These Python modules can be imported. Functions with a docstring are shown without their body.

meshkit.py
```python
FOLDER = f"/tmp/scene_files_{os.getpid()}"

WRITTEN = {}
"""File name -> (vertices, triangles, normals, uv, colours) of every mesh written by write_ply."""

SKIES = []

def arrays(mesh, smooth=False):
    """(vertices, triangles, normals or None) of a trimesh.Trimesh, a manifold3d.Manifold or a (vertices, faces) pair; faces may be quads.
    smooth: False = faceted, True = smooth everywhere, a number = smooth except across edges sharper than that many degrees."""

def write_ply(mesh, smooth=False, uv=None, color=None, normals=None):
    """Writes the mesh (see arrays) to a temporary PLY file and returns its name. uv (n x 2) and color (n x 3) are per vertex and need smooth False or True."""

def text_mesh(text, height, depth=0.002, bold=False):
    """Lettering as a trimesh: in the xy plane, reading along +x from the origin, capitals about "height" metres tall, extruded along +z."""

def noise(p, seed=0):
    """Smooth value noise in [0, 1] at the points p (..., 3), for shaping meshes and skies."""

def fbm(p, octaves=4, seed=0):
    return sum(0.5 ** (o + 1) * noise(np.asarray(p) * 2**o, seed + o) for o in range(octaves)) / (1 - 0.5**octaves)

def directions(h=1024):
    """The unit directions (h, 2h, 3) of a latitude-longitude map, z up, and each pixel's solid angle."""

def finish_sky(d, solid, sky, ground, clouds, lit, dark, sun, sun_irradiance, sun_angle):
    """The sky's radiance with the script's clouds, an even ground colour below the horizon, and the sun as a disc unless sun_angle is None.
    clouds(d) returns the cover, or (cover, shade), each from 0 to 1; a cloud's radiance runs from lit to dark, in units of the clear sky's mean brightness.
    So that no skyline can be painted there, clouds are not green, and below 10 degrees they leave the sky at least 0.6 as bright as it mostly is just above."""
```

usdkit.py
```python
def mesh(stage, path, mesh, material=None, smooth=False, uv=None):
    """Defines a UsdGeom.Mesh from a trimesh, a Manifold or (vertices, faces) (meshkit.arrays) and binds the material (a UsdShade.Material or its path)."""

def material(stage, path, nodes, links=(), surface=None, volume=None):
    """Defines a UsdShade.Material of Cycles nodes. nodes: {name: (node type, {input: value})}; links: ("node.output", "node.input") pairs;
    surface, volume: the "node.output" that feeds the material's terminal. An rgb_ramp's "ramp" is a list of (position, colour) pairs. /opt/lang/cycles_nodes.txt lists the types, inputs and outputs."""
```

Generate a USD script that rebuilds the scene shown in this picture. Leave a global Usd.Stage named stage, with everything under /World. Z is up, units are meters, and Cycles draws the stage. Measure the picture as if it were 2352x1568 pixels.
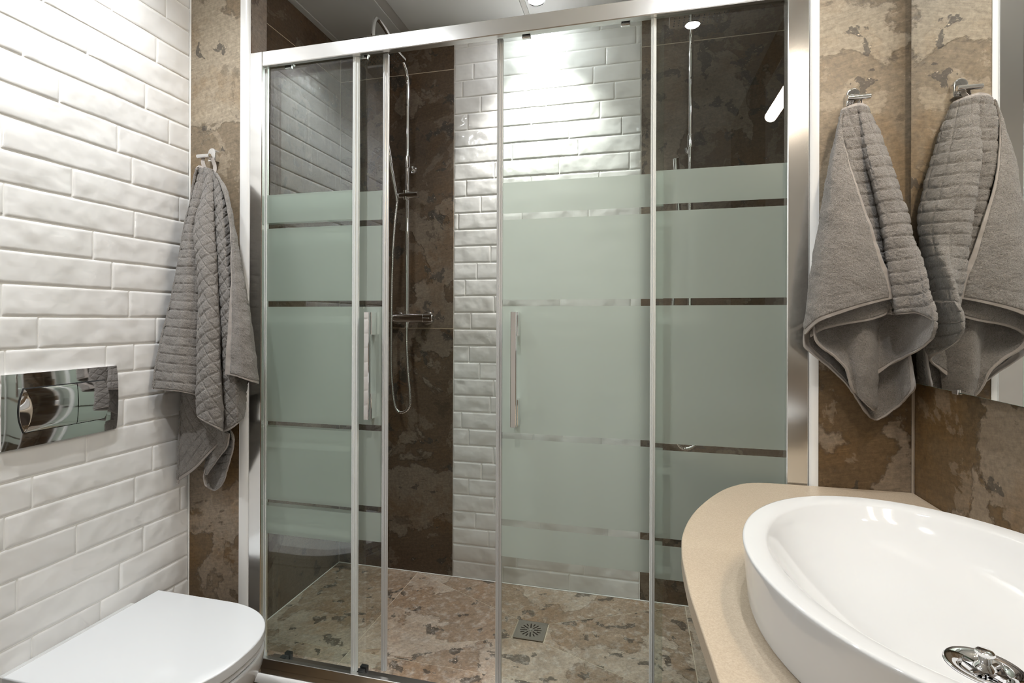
import math, random
import numpy as np
import trimesh, shapely
from shapely import affinity
from shapely.geometry import Polygon, Point, box as sbox
from scipy.interpolate import RectBivariateSpline, PchipInterpolator
from pxr import Usd, UsdGeom, UsdLux, UsdShade, Gf, Sdf
import usdkit, meshkit

random.seed(7)
stage = Usd.Stage.CreateInMemory()
UsdGeom.SetStageUpAxis(stage, 'Z')
UsdGeom.SetStageMetersPerUnit(stage, 1.0)
UsdGeom.Xform.Define(stage, '/World')
UsdGeom.Scope.Define(stage, '/World/Looks')

# ------------------------------------------------------------------ camera
F, VY = 1181.229, 736.097                       # focal length and principal row in pixels of the 2352 x 1568 frame
EYE = np.array([1.3994, 0.0, 1.1835])
_y, _r, _p = np.radians(13.5857), np.radians(0.1965), np.radians(0.0245)
FWD = np.array([-np.sin(_y) * np.cos(_p), np.cos(_y) * np.cos(_p), np.sin(_p)])
_R = np.array([np.cos(_y), np.sin(_y), 0.0])
_U = np.cross(_R, FWD)
RIGHT, UP = np.cos(_r) * _R + np.sin(_r) * _U, -np.sin(_r) * _R + np.cos(_r) * _U
cam = UsdGeom.Camera.Define(stage, '/World/camera')
cam.CreateHorizontalApertureAttr(36.0)
cam.CreateVerticalApertureAttr(24.0)
cam.CreateFocalLengthAttr(36.0 * F / 2352)
cam.CreateVerticalApertureOffsetAttr((VY - 784) * 36.0 / 2352)
cam.CreateClippingRangeAttr(Gf.Vec2f(0.02, 50))
m4 = np.eye(4)
m4[0, :3], m4[1, :3], m4[2, :3], m4[3, :3] = RIGHT, UP, -FWD, EYE
cam.AddTransformOp().Set(Gf.Matrix4d(*m4.ravel().tolist()))
EXPOSURE = 0.25
cam.CreateExposureAttr(EXPOSURE)

# light levels: each lamp's light is made in its builder below
SPOT_POWER, SHOWER_POWER, TUBE_POWER = 1.0, 1.0, 1.0
FILL = 0.02
dome = UsdLux.DomeLight.Define(stage, '/World/daylight')   # added faint fill light without a real source; the room is closed
dome.CreateIntensityAttr(FILL)

# measured room (metres)
YW, YN, YB, XR, XN, XM = 1.3663, 1.4518, 2.2505, 2.0206, 0.2176, 1.8056
YD, ZC, ZK, ZMID, ZF = 1.3756, 2.5143, 0.7915, 1.1476, -0.04
XS, YFRONT = -0.0125, -0.95


def at(px, py, d=None, x=None, z=None):
    """The point of the room seen at a pixel, a given distance d in front of the pier's face, or on the plane x or z."""
    ray = FWD * F + RIGHT * (px - 1176) - UP * (py - VY)
    i, val = (1, YW - d) if d is not None else (0, x) if x is not None else (2, z)
    return EYE + (val - EYE[i]) / ray[i] * ray


# ------------------------------------------------------------------ helpers
USED = {}


def numbered(parent, name):
    k = USED.setdefault((parent, name), 0)
    USED[(parent, name)] += 1
    return f'{parent}/{name}' if k == 0 else f'{parent}/{name}_{k:03d}'


def pathof(o):
    return '/World' if o is None else str(o.GetPath())


def tag(o, label=None, cat=None, group=None, kind=None):
    for k, v in (('label', label), ('category', cat), ('group', group), ('kind', kind)):
        if v:
            o.SetCustomDataByKey(k, v)
    return o


def thing(name, label=None, cat=None, group=None, kind=None, loc=None):
    x = UsdGeom.Xform.Define(stage, numbered('/World', name))
    if loc is not None:
        x.AddTranslateOp().Set(Gf.Vec3d(*map(float, loc)))
    return tag(x.GetPrim(), label, cat, group, kind)


def obj(name, mesh, mat, parent=None, smooth=30, uv=None, label=None, kind=None):
    m = usdkit.mesh(stage, numbered(pathof(parent), name), mesh, M[mat], smooth=smooth, uv=uv)
    return tag(m.GetPrim(), label, kind=kind)


def cat(*ms):
    return trimesh.util.concatenate([m for m in ms])


def T(x, y, z):
    return trimesh.transformations.translation_matrix([x, y, z])


def moved(m, *t):
    m = m.copy()
    m.apply_translation(t)
    return m


def turned(m, deg, axis, point=(0, 0, 0)):
    m = m.copy()
    m.apply_transform(trimesh.transformations.rotation_matrix(np.radians(deg), axis, point))
    return m


def cbox(x0, x1, y0, y1, z0, z1, c=0.0015):
    """A box with chamfered edges."""
    lo, hi = np.minimum([x0, y0, z0], [x1, y1, z1]), np.maximum([x0, y0, z0], [x1, y1, z1])
    c = min(c, 0.45 * float((hi - lo).min()))
    if c <= 0:
        return trimesh.creation.box(bounds=[lo, hi])
    pts = []
    for s in np.ndindex(2, 2, 2):
        p = np.where(s, hi, lo)
        sg = np.where(s, -1, 1) * c
        for k in range(3):
            q = p + sg
            q[k] = p[k]
            pts.append(q)
    return trimesh.convex.convex_hull(np.array(pts))


def cyl(p, q, r, n=24, r2=None):
    """A cylinder (or cone) from p to q with a slight bevel."""
    p, q = np.asarray(p, float), np.asarray(q, float)
    L = np.linalg.norm(q - p)
    r2 = r if r2 is None else r2
    b = min(0.12 * r, 0.001, 0.2 * L)
    prof = np.array([[0, 0], [r - b, 0], [r, b], [r2, L - b], [r2 - b, L], [0, L]])
    m = trimesh.creation.revolve(prof, sections=n)
    m.apply_transform(trimesh.geometry.align_vectors([0, 0, 1], (q - p) / L))
    m.apply_translation(p)
    return m


def frames(path):
    path = np.asarray(path, float)
    t = np.gradient(path, axis=0)
    t /= np.linalg.norm(t, axis=1, keepdims=True)
    a = np.array([0, 0, 1.0]) if abs(t[0][2]) < 0.9 else np.array([1.0, 0, 0])
    n = np.cross(t[0], a)
    n /= np.linalg.norm(n)
    ns = [n]
    for k in range(1, len(t)):
        n = ns[-1] - t[k] * (ns[-1] @ t[k])
        ns.append(n / np.linalg.norm(n))
    ns = np.array(ns)
    return t, ns, np.cross(t, ns)


def tube(path, r, n=14):
    """A round tube along a polyline; r may vary along it."""
    path = np.asarray(path, float)
    t, a, b = frames(path)
    r = np.broadcast_to(r, len(path))
    ang = np.linspace(0, 2 * np.pi, n, endpoint=False)
    v = path[:, None] + r[:, None, None] * (np.cos(ang)[None, :, None] * a[:, None] + np.sin(ang)[None, :, None] * b[:, None])
    k, j = np.meshgrid(np.arange(len(path) - 1), np.arange(n), indexing='ij')
    i00, i01 = k * n + j, k * n + (j + 1) % n
    f = np.concatenate([np.stack([i00, i00 + n, i01], -1).reshape(-1, 3), np.stack([i01, i00 + n, i01 + n], -1).reshape(-1, 3)])
    v = v.reshape(-1, 3)
    c0, c1 = len(v), len(v) + 1
    v = np.vstack([v, path[0], path[-1]])
    e = (len(path) - 1) * n
    caps = [[c0, j, (j + 1) % n] for j in range(n)] + [[c1, e + (j + 1) % n, e + j] for j in range(n)]
    m = trimesh.Trimesh(v, np.vstack([f, caps]), process=False)
    m.fix_normals()
    return m


def curve(pts, n=40):
    """A smooth line through points."""
    pts = np.asarray(pts, float)
    s = np.r_[0, np.cumsum(np.linalg.norm(np.diff(pts, axis=0), axis=1))]
    return PchipInterpolator(s, pts)(np.linspace(0, s[-1], n))


def spline(pts, n=40):
    from scipy.interpolate import CubicSpline
    pts = np.asarray(pts, float)
    s = np.r_[0, np.cumsum(np.linalg.norm(np.diff(pts, axis=0), axis=1))]
    return CubicSpline(s, pts)(np.linspace(0, s[-1], n))


def prism(poly, z0, z1):
    m = trimesh.creation.extrude_polygon(poly, z1 - z0, engine='earcut')
    m.apply_translation([0, 0, z0])
    return m


def bevel_prism(poly, z0, z1, c, top=True, bottom=False):
    """An extruded convex outline whose top (and bottom) edge is chamfered; poly is an (n, 2) ring."""
    r = np.asarray(poly, float)
    P = Polygon(r)
    ins = np.array(P.centroid.coords[0])

    def ring(shrink):
        g = P.buffer(-shrink, join_style=2)
        # keep the number of points: move each along its inward normal
        t = np.roll(r, -1, 0) - np.roll(r, 1, 0)
        nrm = np.stack([-t[:, 1], t[:, 0]], 1)
        nrm /= np.linalg.norm(nrm, axis=1, keepdims=True)
        if P.exterior.is_ccw is False:
            nrm = -nrm
        return r + nrm * shrink

    steps = 3
    levels = []
    if bottom:
        levels += [(z0 + c * (1 - math.cos(a)) if False else z0 + c * (1 - math.sin(a)), c * (1 - math.cos(a))) for a in np.linspace(np.pi / 2, 0, steps + 1)]
    else:
        levels += [(z0, 0)]
    if top:
        levels += [(z1 - c * (1 - math.sin(a)), c * (1 - math.cos(a))) for a in np.linspace(0, np.pi / 2, steps + 1)]
    else:
        levels += [(z1, 0)]
    n = len(r)
    v = np.vstack([np.c_[ring(s), np.full(n, z)] for z, s in levels])
    f = []
    for k in range(len(levels) - 1):
        for j in range(n):
            a, b = k * n + j, k * n + (j + 1) % n
            f += [[a, b, b + n], [a, b + n, a + n]]
    tri = shapely.constrained_delaunay_triangles(Polygon(v[:n, :2])) if False else None
    vv2, ff2 = trimesh.creation.triangulate_polygon(Polygon(v[-n:, :2]), engine='earcut')
    off = len(v)
    v = np.vstack([v, np.c_[vv2, np.full(len(vv2), levels[-1][0])]])
    f += (ff2 + off).tolist()
    vv3, ff3 = trimesh.creation.triangulate_polygon(Polygon(v[:n, :2]), engine='earcut')
    off = len(v)
    v = np.vstack([v, np.c_[vv3, np.full(len(vv3), levels[0][0])]])
    f += (ff3[:, ::-1] + off).tolist()
    m = trimesh.Trimesh(v, np.array(f), process=False)
    m.merge_vertices()
    m.fix_normals()
    return m


def grid_mesh(P, close_u=False):
    """Quads between the points of an (nv, nu, 3) array."""
    nv, nu = P.shape[:2]
    i, j = np.meshgrid(np.arange(nv - 1), np.arange(nu if close_u else nu - 1), indexing='ij')
    a, b = i * nu + j, i * nu + (j + 1) % nu
    f = np.concatenate([np.stack([a, b, b + nu], -1).reshape(-1, 3), np.stack([a, b + nu, a + nu], -1).reshape(-1, 3)])
    return trimesh.Trimesh(P.reshape(-1, 3), f, process=False)


# ------------------------------------------------------------------ materials
M = {}


def mat(name, nodes, links, surface='p.BSDF'):
    M[name] = usdkit.material(stage, f'/World/Looks/{name}', nodes, links, surface=surface)


def plain(name, color, rough, metallic=0.0, **kw):
    mat(name, {'p': ('principled_bsdf', {'base_color': color, 'roughness': rough, 'metallic': metallic, **kw})}, [])


def stone(name, dark, mid, grey, ochre, patch=0.0, fleck=0.6, seed=0.0, rough=0.5, white=0.0, worn=0.5):
    """Rusty slate-look porcelain: two sharp-edged layers of colour, ochre clouds, dark worn flecks with pale grains, fine brushed streaks."""
    n = {
        'geo': ('geometry', {}),
        'info': ('object_info', {}),
        'ran': ('math', {'math_type': 'multiply', 'value2': 57.0}),
        'comb': ('combine_xyz', {'y': seed}),
        'v': ('vector_math', {'math_type': 'add'}),
        'n1': ('noise_texture', {'scale': 2.6, 'detail': 9.0, 'roughness': 0.58, 'distortion': 0.35}),
        'e1': ('rgb_ramp', {'ramp': [(0.0, (0, 0, 0)), (0.50 - patch, (0, 0, 0)), (0.512 - patch, (1, 1, 1)), (1.0, (1, 1, 1))]}),
        'line': ('rgb_ramp', {'ramp': [(0.0, (0, 0, 0)), (0.496 - patch, (0, 0, 0)), (0.505 - patch, (1, 1, 1)), (0.514 - patch, (0, 0, 0)), (1.0, (0, 0, 0))]}),
        'n2': ('noise_texture', {'scale': 4.3, 'detail': 7.0, 'roughness': 0.62, 'distortion': 0.2}),
        'e2': ('rgb_ramp', {'ramp': [(0.0, (0, 0, 0)), (0.50, (0, 0, 0)), (0.62, (1, 1, 1)), (1.0, (1, 1, 1))]}),
        'n3': ('noise_texture', {'scale': 11.0, 'detail': 5.0, 'roughness': 0.55, 'distortion': 0.3}),
        'e3': ('rgb_ramp', {'ramp': [(0.0, (0, 0, 0)), (fleck, (0, 0, 0)), (fleck + 0.012, (1, 1, 1)), (1.0, (1, 1, 1))]}),
        'n4': ('noise_texture', {'scale': 95.0, 'detail': 4.0, 'roughness': 0.7}),
        'e4': ('rgb_ramp', {'ramp': [(0.0, (0, 0, 0)), (0.62, (0, 0, 0)), (0.66, (1, 1, 1)), (1.0, (1, 1, 1))]}),
        'rot': ('vector_rotate', {'rotate_type': 'euler_xyz', 'rotation': (0.16, 0.2, 0.0)}),
        'map': ('mapping', {'scale': (16.0, 16.0, 210.0)}),
        'sc': ('rgb_ramp', {'ramp': [(0.0, (0, 0, 0)), (0.64, (0, 0, 0)), (0.72, (1, 1, 1)), (1.0, (1, 1, 1))]}),
        'sc_f': ('math', {'math_type': 'multiply', 'value2': 0.42}),
        'scr': ('mix_color', {'b': tuple(min(0.7, 1.7 * c) for c in mid)}),
        'n5': ('noise_texture', {'scale': 1.0, 'detail': 5.0, 'roughness': 0.7}),
        'n6': ('noise_texture', {'scale': 34.0, 'detail': 6.0, 'roughness': 0.7}),
        'base': ('mix_color', {'a': dark, 'b': mid}),
        'lay': ('mix_color', {'b': grey}),
        'och': ('mix_color', {'b': ochre}),
        'och_f': ('math', {'math_type': 'multiply', 'value2': 0.55}),
        'n7': ('noise_texture', {'scale': 6.5, 'detail': 10.0, 'roughness': 0.66, 'distortion': 0.5}),
        'e7': ('rgb_ramp', {'ramp': [(0.0, (0, 0, 0)), (0.555, (0, 0, 0)), (0.57, (1, 1, 1)), (1.0, (1, 1, 1))]}),
        'e7_f': ('math', {'math_type': 'multiply', 'value2': worn}),
        'w7': ('mix_color', {'b': tuple(1.12 * c for c in grey)}),
        'e8': ('rgb_ramp', {'ramp': [(0.0, (1, 1, 1)), (0.385, (1, 1, 1)), (0.40, (0, 0, 0)), (1.0, (0, 0, 0))]}),
        'e8_f': ('math', {'math_type': 'multiply', 'value2': 0.9 * worn}),
        'w8': ('mix_color', {'b': tuple(0.55 * c for c in dark)}),
        'ln': ('mix_color', {'b': tuple(0.35 * c for c in dark)}),
        'ln_f': ('math', {'math_type': 'multiply', 'value2': 0.5}),
        'fl': ('mix_color', {'b': tuple(0.6 * c for c in (0.075, 0.066, 0.056))}),
        'fl_f': ('math', {'math_type': 'multiply', 'value2': 0.75}),
        'gr': ('mix_color', {'b': tuple(1.5 * c for c in grey)}),
        'gr_f': ('math', {'math_type': 'multiply'}),
        'st': ('map_range', {'from_min': 0.3, 'from_max': 0.7, 'to_min': 0.84, 'to_max': 1.17, 'clamp': False}),
        'st2': ('map_range', {'from_min': 0.3, 'from_max': 0.7, 'to_min': 0.75, 'to_max': 1.25, 'clamp': False}),
        'stm': ('math', {'math_type': 'multiply'}),
        'out': ('mix_color', {'blend_type': 'multiply', 'fac': 1.0}),
        'wh_r': ('rgb_ramp', {'ramp': [(0.0, (0, 0, 0)), (0.50, (0, 0, 0)), (0.68, (1, 1, 1)), (1.0, (1, 1, 1))]}),
        'wh_f': ('math', {'math_type': 'multiply', 'value2': white}),
        'wh': ('mix_color', {'b': (0.50, 0.455, 0.41)}),
        'hsum': ('math', {'math_type': 'multiply_add', 'value2': 0.35}),
        'bump': ('bump', {'strength': 0.35, 'distance': 0.0016}),
        'rr': ('map_range', {'from_min': 0.3, 'from_max': 0.7, 'to_min': rough - 0.08, 'to_max': rough + 0.1, 'clamp': False}),
        'p': ('principled_bsdf', {'specular_ior_level': 0.45}),
    }
    l = [('info.random', 'ran.value1'), ('ran.value', 'comb.x'), ('geo.position', 'v.vector1'), ('comb.vector', 'v.vector2')]
    l += [('v.vector', f'{k}.vector') for k in ('n1', 'n2', 'n3', 'n4', 'n6', 'n7', 'rot')] + [('rot.vector', 'map.vector'), ('map.vector', 'n5.vector')]
    l += [('n1.fac', 'e1.fac'), ('n1.fac', 'line.fac'), ('n2.fac', 'e2.fac'), ('n3.fac', 'e3.fac'), ('n4.fac', 'e4.fac')]
    l += [('n6.fac', 'base.fac'), ('base.result', 'lay.a'), ('e1.color', 'lay.fac'), ('lay.result', 'och.a'), ('e2.color', 'och_f.value1'), ('och_f.value', 'och.fac')]
    l += [('och.result', 'w7.a'), ('n7.fac', 'e7.fac'), ('e7.color', 'e7_f.value1'), ('e7_f.value', 'w7.fac'), ('w7.result', 'w8.a'), ('n7.fac', 'e8.fac'), ('e8.color', 'e8_f.value1'), ('e8_f.value', 'w8.fac'), ('w8.result', 'ln.a'), ('line.color', 'ln_f.value1'), ('ln_f.value', 'ln.fac')]
    l += [('ln.result', 'fl.a'), ('e3.color', 'fl_f.value1'), ('fl_f.value', 'fl.fac')]
    l += [('fl.result', 'gr.a'), ('e3.color', 'gr_f.value1'), ('e4.color', 'gr_f.value2'), ('gr_f.value', 'gr.fac')]
    l += [('n6.fac', 'wh_r.fac'), ('wh_r.color', 'wh_f.value1'), ('gr.result', 'wh.a'), ('wh_f.value', 'wh.fac')]
    l += [('n5.fac', 'st.value'), ('n4.fac', 'st2.value'), ('st.result', 'stm.value1'), ('st2.result', 'stm.value2'), ('wh.result', 'scr.a'), ('n5.fac', 'sc.fac'), ('sc.color', 'sc_f.value1'), ('sc_f.value', 'scr.fac'), ('scr.result', 'out.a'), ('stm.value', 'out.b'), ('out.result', 'p.base_color')]
    l += [('n4.fac', 'hsum.value1'), ('e1.color', 'hsum.value3'), ('hsum.value', 'bump.height'), ('bump.normal', 'p.normal'), ('n6.fac', 'rr.value'), ('rr.result', 'p.roughness')]
    mat(name, n, l)


stone('slate_dark_shaded', (0.070, 0.047, 0.029), (0.118, 0.081, 0.052), (0.165, 0.13, 0.098), (0.115, 0.064, 0.028), patch=-0.02, fleck=0.60, seed=3.0)  # print variation, with the dimness inside the shower put into the colour
stone('slate_tan_lit', (0.165, 0.126, 0.083), (0.235, 0.185, 0.127), (0.31, 0.258, 0.19), (0.22, 0.145, 0.072), patch=0.0, fleck=0.63, seed=11.0)  # print variation, with the stronger light on the piers put into the colour
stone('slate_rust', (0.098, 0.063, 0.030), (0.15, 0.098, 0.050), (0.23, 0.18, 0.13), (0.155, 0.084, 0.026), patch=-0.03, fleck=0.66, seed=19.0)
stone('slate_floor_lit', (0.245, 0.172, 0.118), (0.335, 0.25, 0.182), (0.415, 0.338, 0.27), (0.30, 0.19, 0.115), patch=0.0, fleck=0.595, seed=5.0, white=0.6, worn=0.22)  # same tile lightened: the spotlight falling on the floor is partly in the colour


def ceramic(name, color, rough, wave=0.0, wscale=14.0):
    n = {'g': ('geometry', {}), 'i': ('object_info', {}), 'r': ('math', {'math_type': 'multiply', 'value2': 31.0}), 'c': ('combine_xyz', {}), 'v': ('vector_math', {'math_type': 'add'}),
         'n': ('noise_texture', {'scale': wscale, 'detail': 1.5, 'roughness': 0.4}), 'b': ('bump', {'strength': 1.0, 'distance': wave}),
         'ms': ('map_range', {'from_min': 0.0, 'from_max': 1.0, 'to_min': 0.955, 'to_max': 1.0}), 'm': ('mix_color', {'blend_type': 'multiply', 'fac': 1.0, 'a': color}),
         'p': ('principled_bsdf', {'roughness': rough})}
    l = [('i.random', 'r.value1'), ('r.value', 'c.x'), ('g.position', 'v.vector1'), ('c.vector', 'v.vector2'), ('v.vector', 'n.vector'), ('n.fac', 'b.height'), ('b.normal', 'p.normal'),
         ('i.random', 'ms.value'), ('ms.result', 'm.b'), ('m.result', 'p.base_color')]
    mat(name, n, l)


ceramic('white_tile', (0.80, 0.79, 0.775), 0.10, wave=0.0068, wscale=17.0)
plain('grout', (0.82, 0.81, 0.78), 0.8)
plain('stone_grout', (0.50, 0.42, 0.32), 0.85)
plain('sanitary_white', (0.585, 0.588, 0.588), 0.06)
plain('seat_white', (0.70, 0.715, 0.73), 0.16)
plain('chrome', (0.86, 0.86, 0.87), 0.045, 1.0)
plain('chrome_soft', (0.75, 0.75, 0.76), 0.12, 1.0)
plain('steel', (0.52, 0.50, 0.47), 0.32, 1.0)
plain('black_rubber', (0.02, 0.02, 0.02), 0.5)
plain('painted_shade', (0.012, 0.012, 0.012), 0.7)  # near-black colour standing for the shade in recesses
plain('white_profile', (0.80, 0.80, 0.79), 0.28)
plain('ceiling_white', (0.62, 0.63, 0.62), 0.45)
plain('ceiling_joint', (0.50, 0.49, 0.47), 0.5)
plain('plaster', (0.62, 0.58, 0.53), 0.8)
plain('floor_grout', (0.62, 0.54, 0.43), 0.85)
plain('profile_satin', (0.60, 0.60, 0.59), 0.32, 0.35)
plain('sealant', (0.33, 0.27, 0.21), 0.6)
plain('seal', (0.62, 0.64, 0.62), 0.35)
plain('mirror_silver', (0.93, 0.94, 0.93), 0.0, 1.0)
plain('lamp_body', (0.75, 0.75, 0.75), 0.2, 1.0)
plain('dark_wood', (0.05, 0.035, 0.025), 0.5)


plain('aluminium', (0.86, 0.86, 0.855), 0.17, 1.0)
plain('aluminium_rail', (0.88, 0.88, 0.875), 0.24, 1.0)

mat('counter_beige', {'g': ('geometry', {}), 'n': ('noise_texture', {'scale': 420.0, 'detail': 3.0, 'roughness': 0.7}), 'r': ('rgb_ramp', {'ramp': [(0.0, (0.31, 0.24, 0.17)), (0.42, (0.41, 0.335, 0.25)), (0.6, (0.46, 0.38, 0.29)), (1.0, (0.56, 0.49, 0.40))]}),
                      'p': ('principled_bsdf', {'roughness': 0.3})}, [('g.position', 'n.vector'), ('n.fac', 'r.fac'), ('r.color', 'p.base_color')])

# clear pane: sunlight-passing mix of transparency and reflection; both faces of the pane count
mat('clear_glass', {'geo': ('geometry', {}), 'inv': ('math', {'math_type': 'subtract', 'value1': 1.0}), 'mul': ('math', {'math_type': 'multiply'}), 't': ('transparent_bsdf', {'color': (0.92, 0.952, 0.935)}), 'g': ('glossy_bsdf', {'color': (1, 1, 1), 'roughness': 0.0}), 'f': ('fresnel', {'IOR': 1.85}), 'x': ('mix_closure', {})},
    [('geo.backfacing', 'inv.value2'), ('inv.value', 'mul.value1'), ('f.fac', 'mul.value2'), ('mul.value', 'x.fac'), ('t.BSDF', 'x.closure1'), ('g.BSDF', 'x.closure2')], surface='x.closure')
mat('glass_edge', {'p': ('principled_bsdf', {'base_color': (0.20, 0.34, 0.29), 'roughness': 0.1})}, [])
# etched band: part scatters back, part scatters through
mat('frosted_glass', {'d': ('diffuse_bsdf', {'color': (0.37, 0.455, 0.40)}), 't': ('translucent_bsdf', {'color': (0.95, 0.97, 0.93)}), 'r': ('refraction_bsdf', {'color': (0.96, 0.97, 0.94), 'roughness': 0.5, 'IOR': 1.12, 'distribution': 'ggx'}),
                      'm': ('mix_closure', {'fac': 0.45}), 'm2': ('mix_closure', {'fac': 0.43}), 'g': ('glossy_bsdf', {'roughness': 0.3}), 'x': ('mix_closure', {'fac': 0.04})},
    [('d.BSDF', 'm.closure1'), ('t.BSDF', 'm.closure2'), ('m.closure', 'm2.closure1'), ('r.BSDF', 'm2.closure2'), ('m2.closure', 'x.closure1'), ('g.BSDF', 'x.closure2')], surface='x.closure')


def terry(name, color, quilt):
    """Terry cloth: curly loops as bump; st holds metres along the cloth, the quilt is in the mesh."""
    n = {'g': ('geometry', {}), 'n': ('noise_texture', {'scale': 420.0, 'detail': 3.0, 'roughness': 0.6, 'distortion': 0.8}), 'n2': ('noise_texture', {'scale': 60.0, 'detail': 3.0}),
         'r': ('map_range', {'from_min': 0.3, 'from_max': 0.7, 'to_min': 0.62, 'to_max': 1.3, 'clamp': False}), 'r2': ('map_range', {'from_min': 0.3, 'from_max': 0.7, 'to_min': 0.92, 'to_max': 1.08, 'clamp': False}),
         'mm': ('math', {'math_type': 'multiply'}), 'm': ('mix_color', {'blend_type': 'multiply', 'fac': 1.0, 'a': color}),
         'b': ('bump', {'strength': 1.0, 'distance': 0.004}), 'p': ('principled_bsdf', {'roughness': 0.95, 'sheen_weight': 0.35, 'sheen_roughness': 0.5, 'specular_ior_level': 0.15})}
    mat(name, n, [('g.position', 'n.vector'), ('g.position', 'n2.vector'), ('n.fac', 'r.value'), ('n2.fac', 'r2.value'), ('r.result', 'mm.value1'), ('r2.result', 'mm.value2'), ('mm.value', 'm.b'), ('m.result', 'p.base_color'), ('n.fac', 'b.height'), ('b.normal', 'p.normal')])


terry('terry_grey', (0.245, 0.222, 0.20), True)
mat('hem_grey', {'g': ('geometry', {}), 'n': ('noise_texture', {'scale': 300.0, 'detail': 2.0}), 'b': ('bump', {'strength': 0.3, 'distance': 0.001}), 'p': ('principled_bsdf', {'base_color': (0.30, 0.268, 0.243), 'roughness': 0.85, 'sheen_weight': 0.2})},
    [('g.position', 'n.vector'), ('n.fac', 'b.height'), ('b.normal', 'p.normal')])


def glow(name, color, strength):
    mat(name, {'e': ('emission', {'color': color, 'strength': strength})}, [], surface='e.emission')


glow('led_cool', (0.95, 0.98, 1.0), 210.0)
glow('tube_warm', (1.0, 0.84, 0.65), 80.0 * TUBE_POWER)

# ------------------------------------------------------------------ the room
STRUCT = dict(kind='structure')


def slab(parent, name, x0, x1, y0, y1, z0, z1, m, c=0.0012):
    return obj(name, cbox(x0, x1, y0, y1, z0, z1, c), m, parent)


def glazed_tile(w, h, seed):
    """A hand-made glazed tile: uneven outline, pillowed edges, wavy face. Local u right, v up, n out."""
    g = np.random.default_rng(seed)
    us = np.r_[0, 0.0025, 0.008, np.linspace(0.03, w - 0.03, max(3, int(w / 0.03))), w - 0.008, w - 0.0025, w] if w > 0.09 else np.r_[0, min(0.0025, w * .2), w / 2, w - min(0.0025, w * .2), w]
    vs = np.r_[0, 0.0025, 0.008, h * 0.35, h * 0.65, h - 0.008, h - 0.0025, h] if h > 0.03 else np.r_[0, min(0.0025, h * .2), h / 2, h - min(0.0025, h * .2), h]
    V, U = np.meshgrid(vs, us, indexing='ij')
    edge = np.minimum(np.minimum(U, w - U), np.minimum(V, h - V))
    drop = np.where(edge < 1e-9, 0.0029, np.where(edge < 0.004, 0.0009, np.where(edge < 0.0099, 0.0003, 0)))
    off = g.random(3) * 50
    wav = (meshkit.noise(np.stack([U * 22, V * 30, U * 0], -1) + off, 3) - 0.5) * 0.0022 * np.clip(edge / 0.012, 0.15, 1)
    tilt = (g.random() - 0.5) * 0.0012 * (V / h - 0.5) + (g.random() - 0.5) * 0.001 * (U / w - 0.5)
    N = -drop + wav + tilt
    b = 0.0011
    Ub = U + (meshkit.noise(np.stack([V * 40, U * 0, U * 0], -1) + off + 9, 5) - 0.5) * b * (1 - 2 * U / w)
    Vb = V + (meshkit.noise(np.stack([U * 18, V * 0, U * 0], -1) + off + 17, 7) - 0.5) * 1.8 * b * np.where(V < h / 2, 1, -1)
    P = np.stack([Ub, Vb, N], -1)
    m = grid_mesh(P)
    ring = np.r_[P[0], P[1:, -1], P[-1, -2::-1], P[-2:0:-1, 0]]
    low = ring.copy()
    low[:, 2] = -0.0075
    sk = grid_mesh(np.stack([low, ring]), close_u=True)
    return cat(m, sk)


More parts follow.
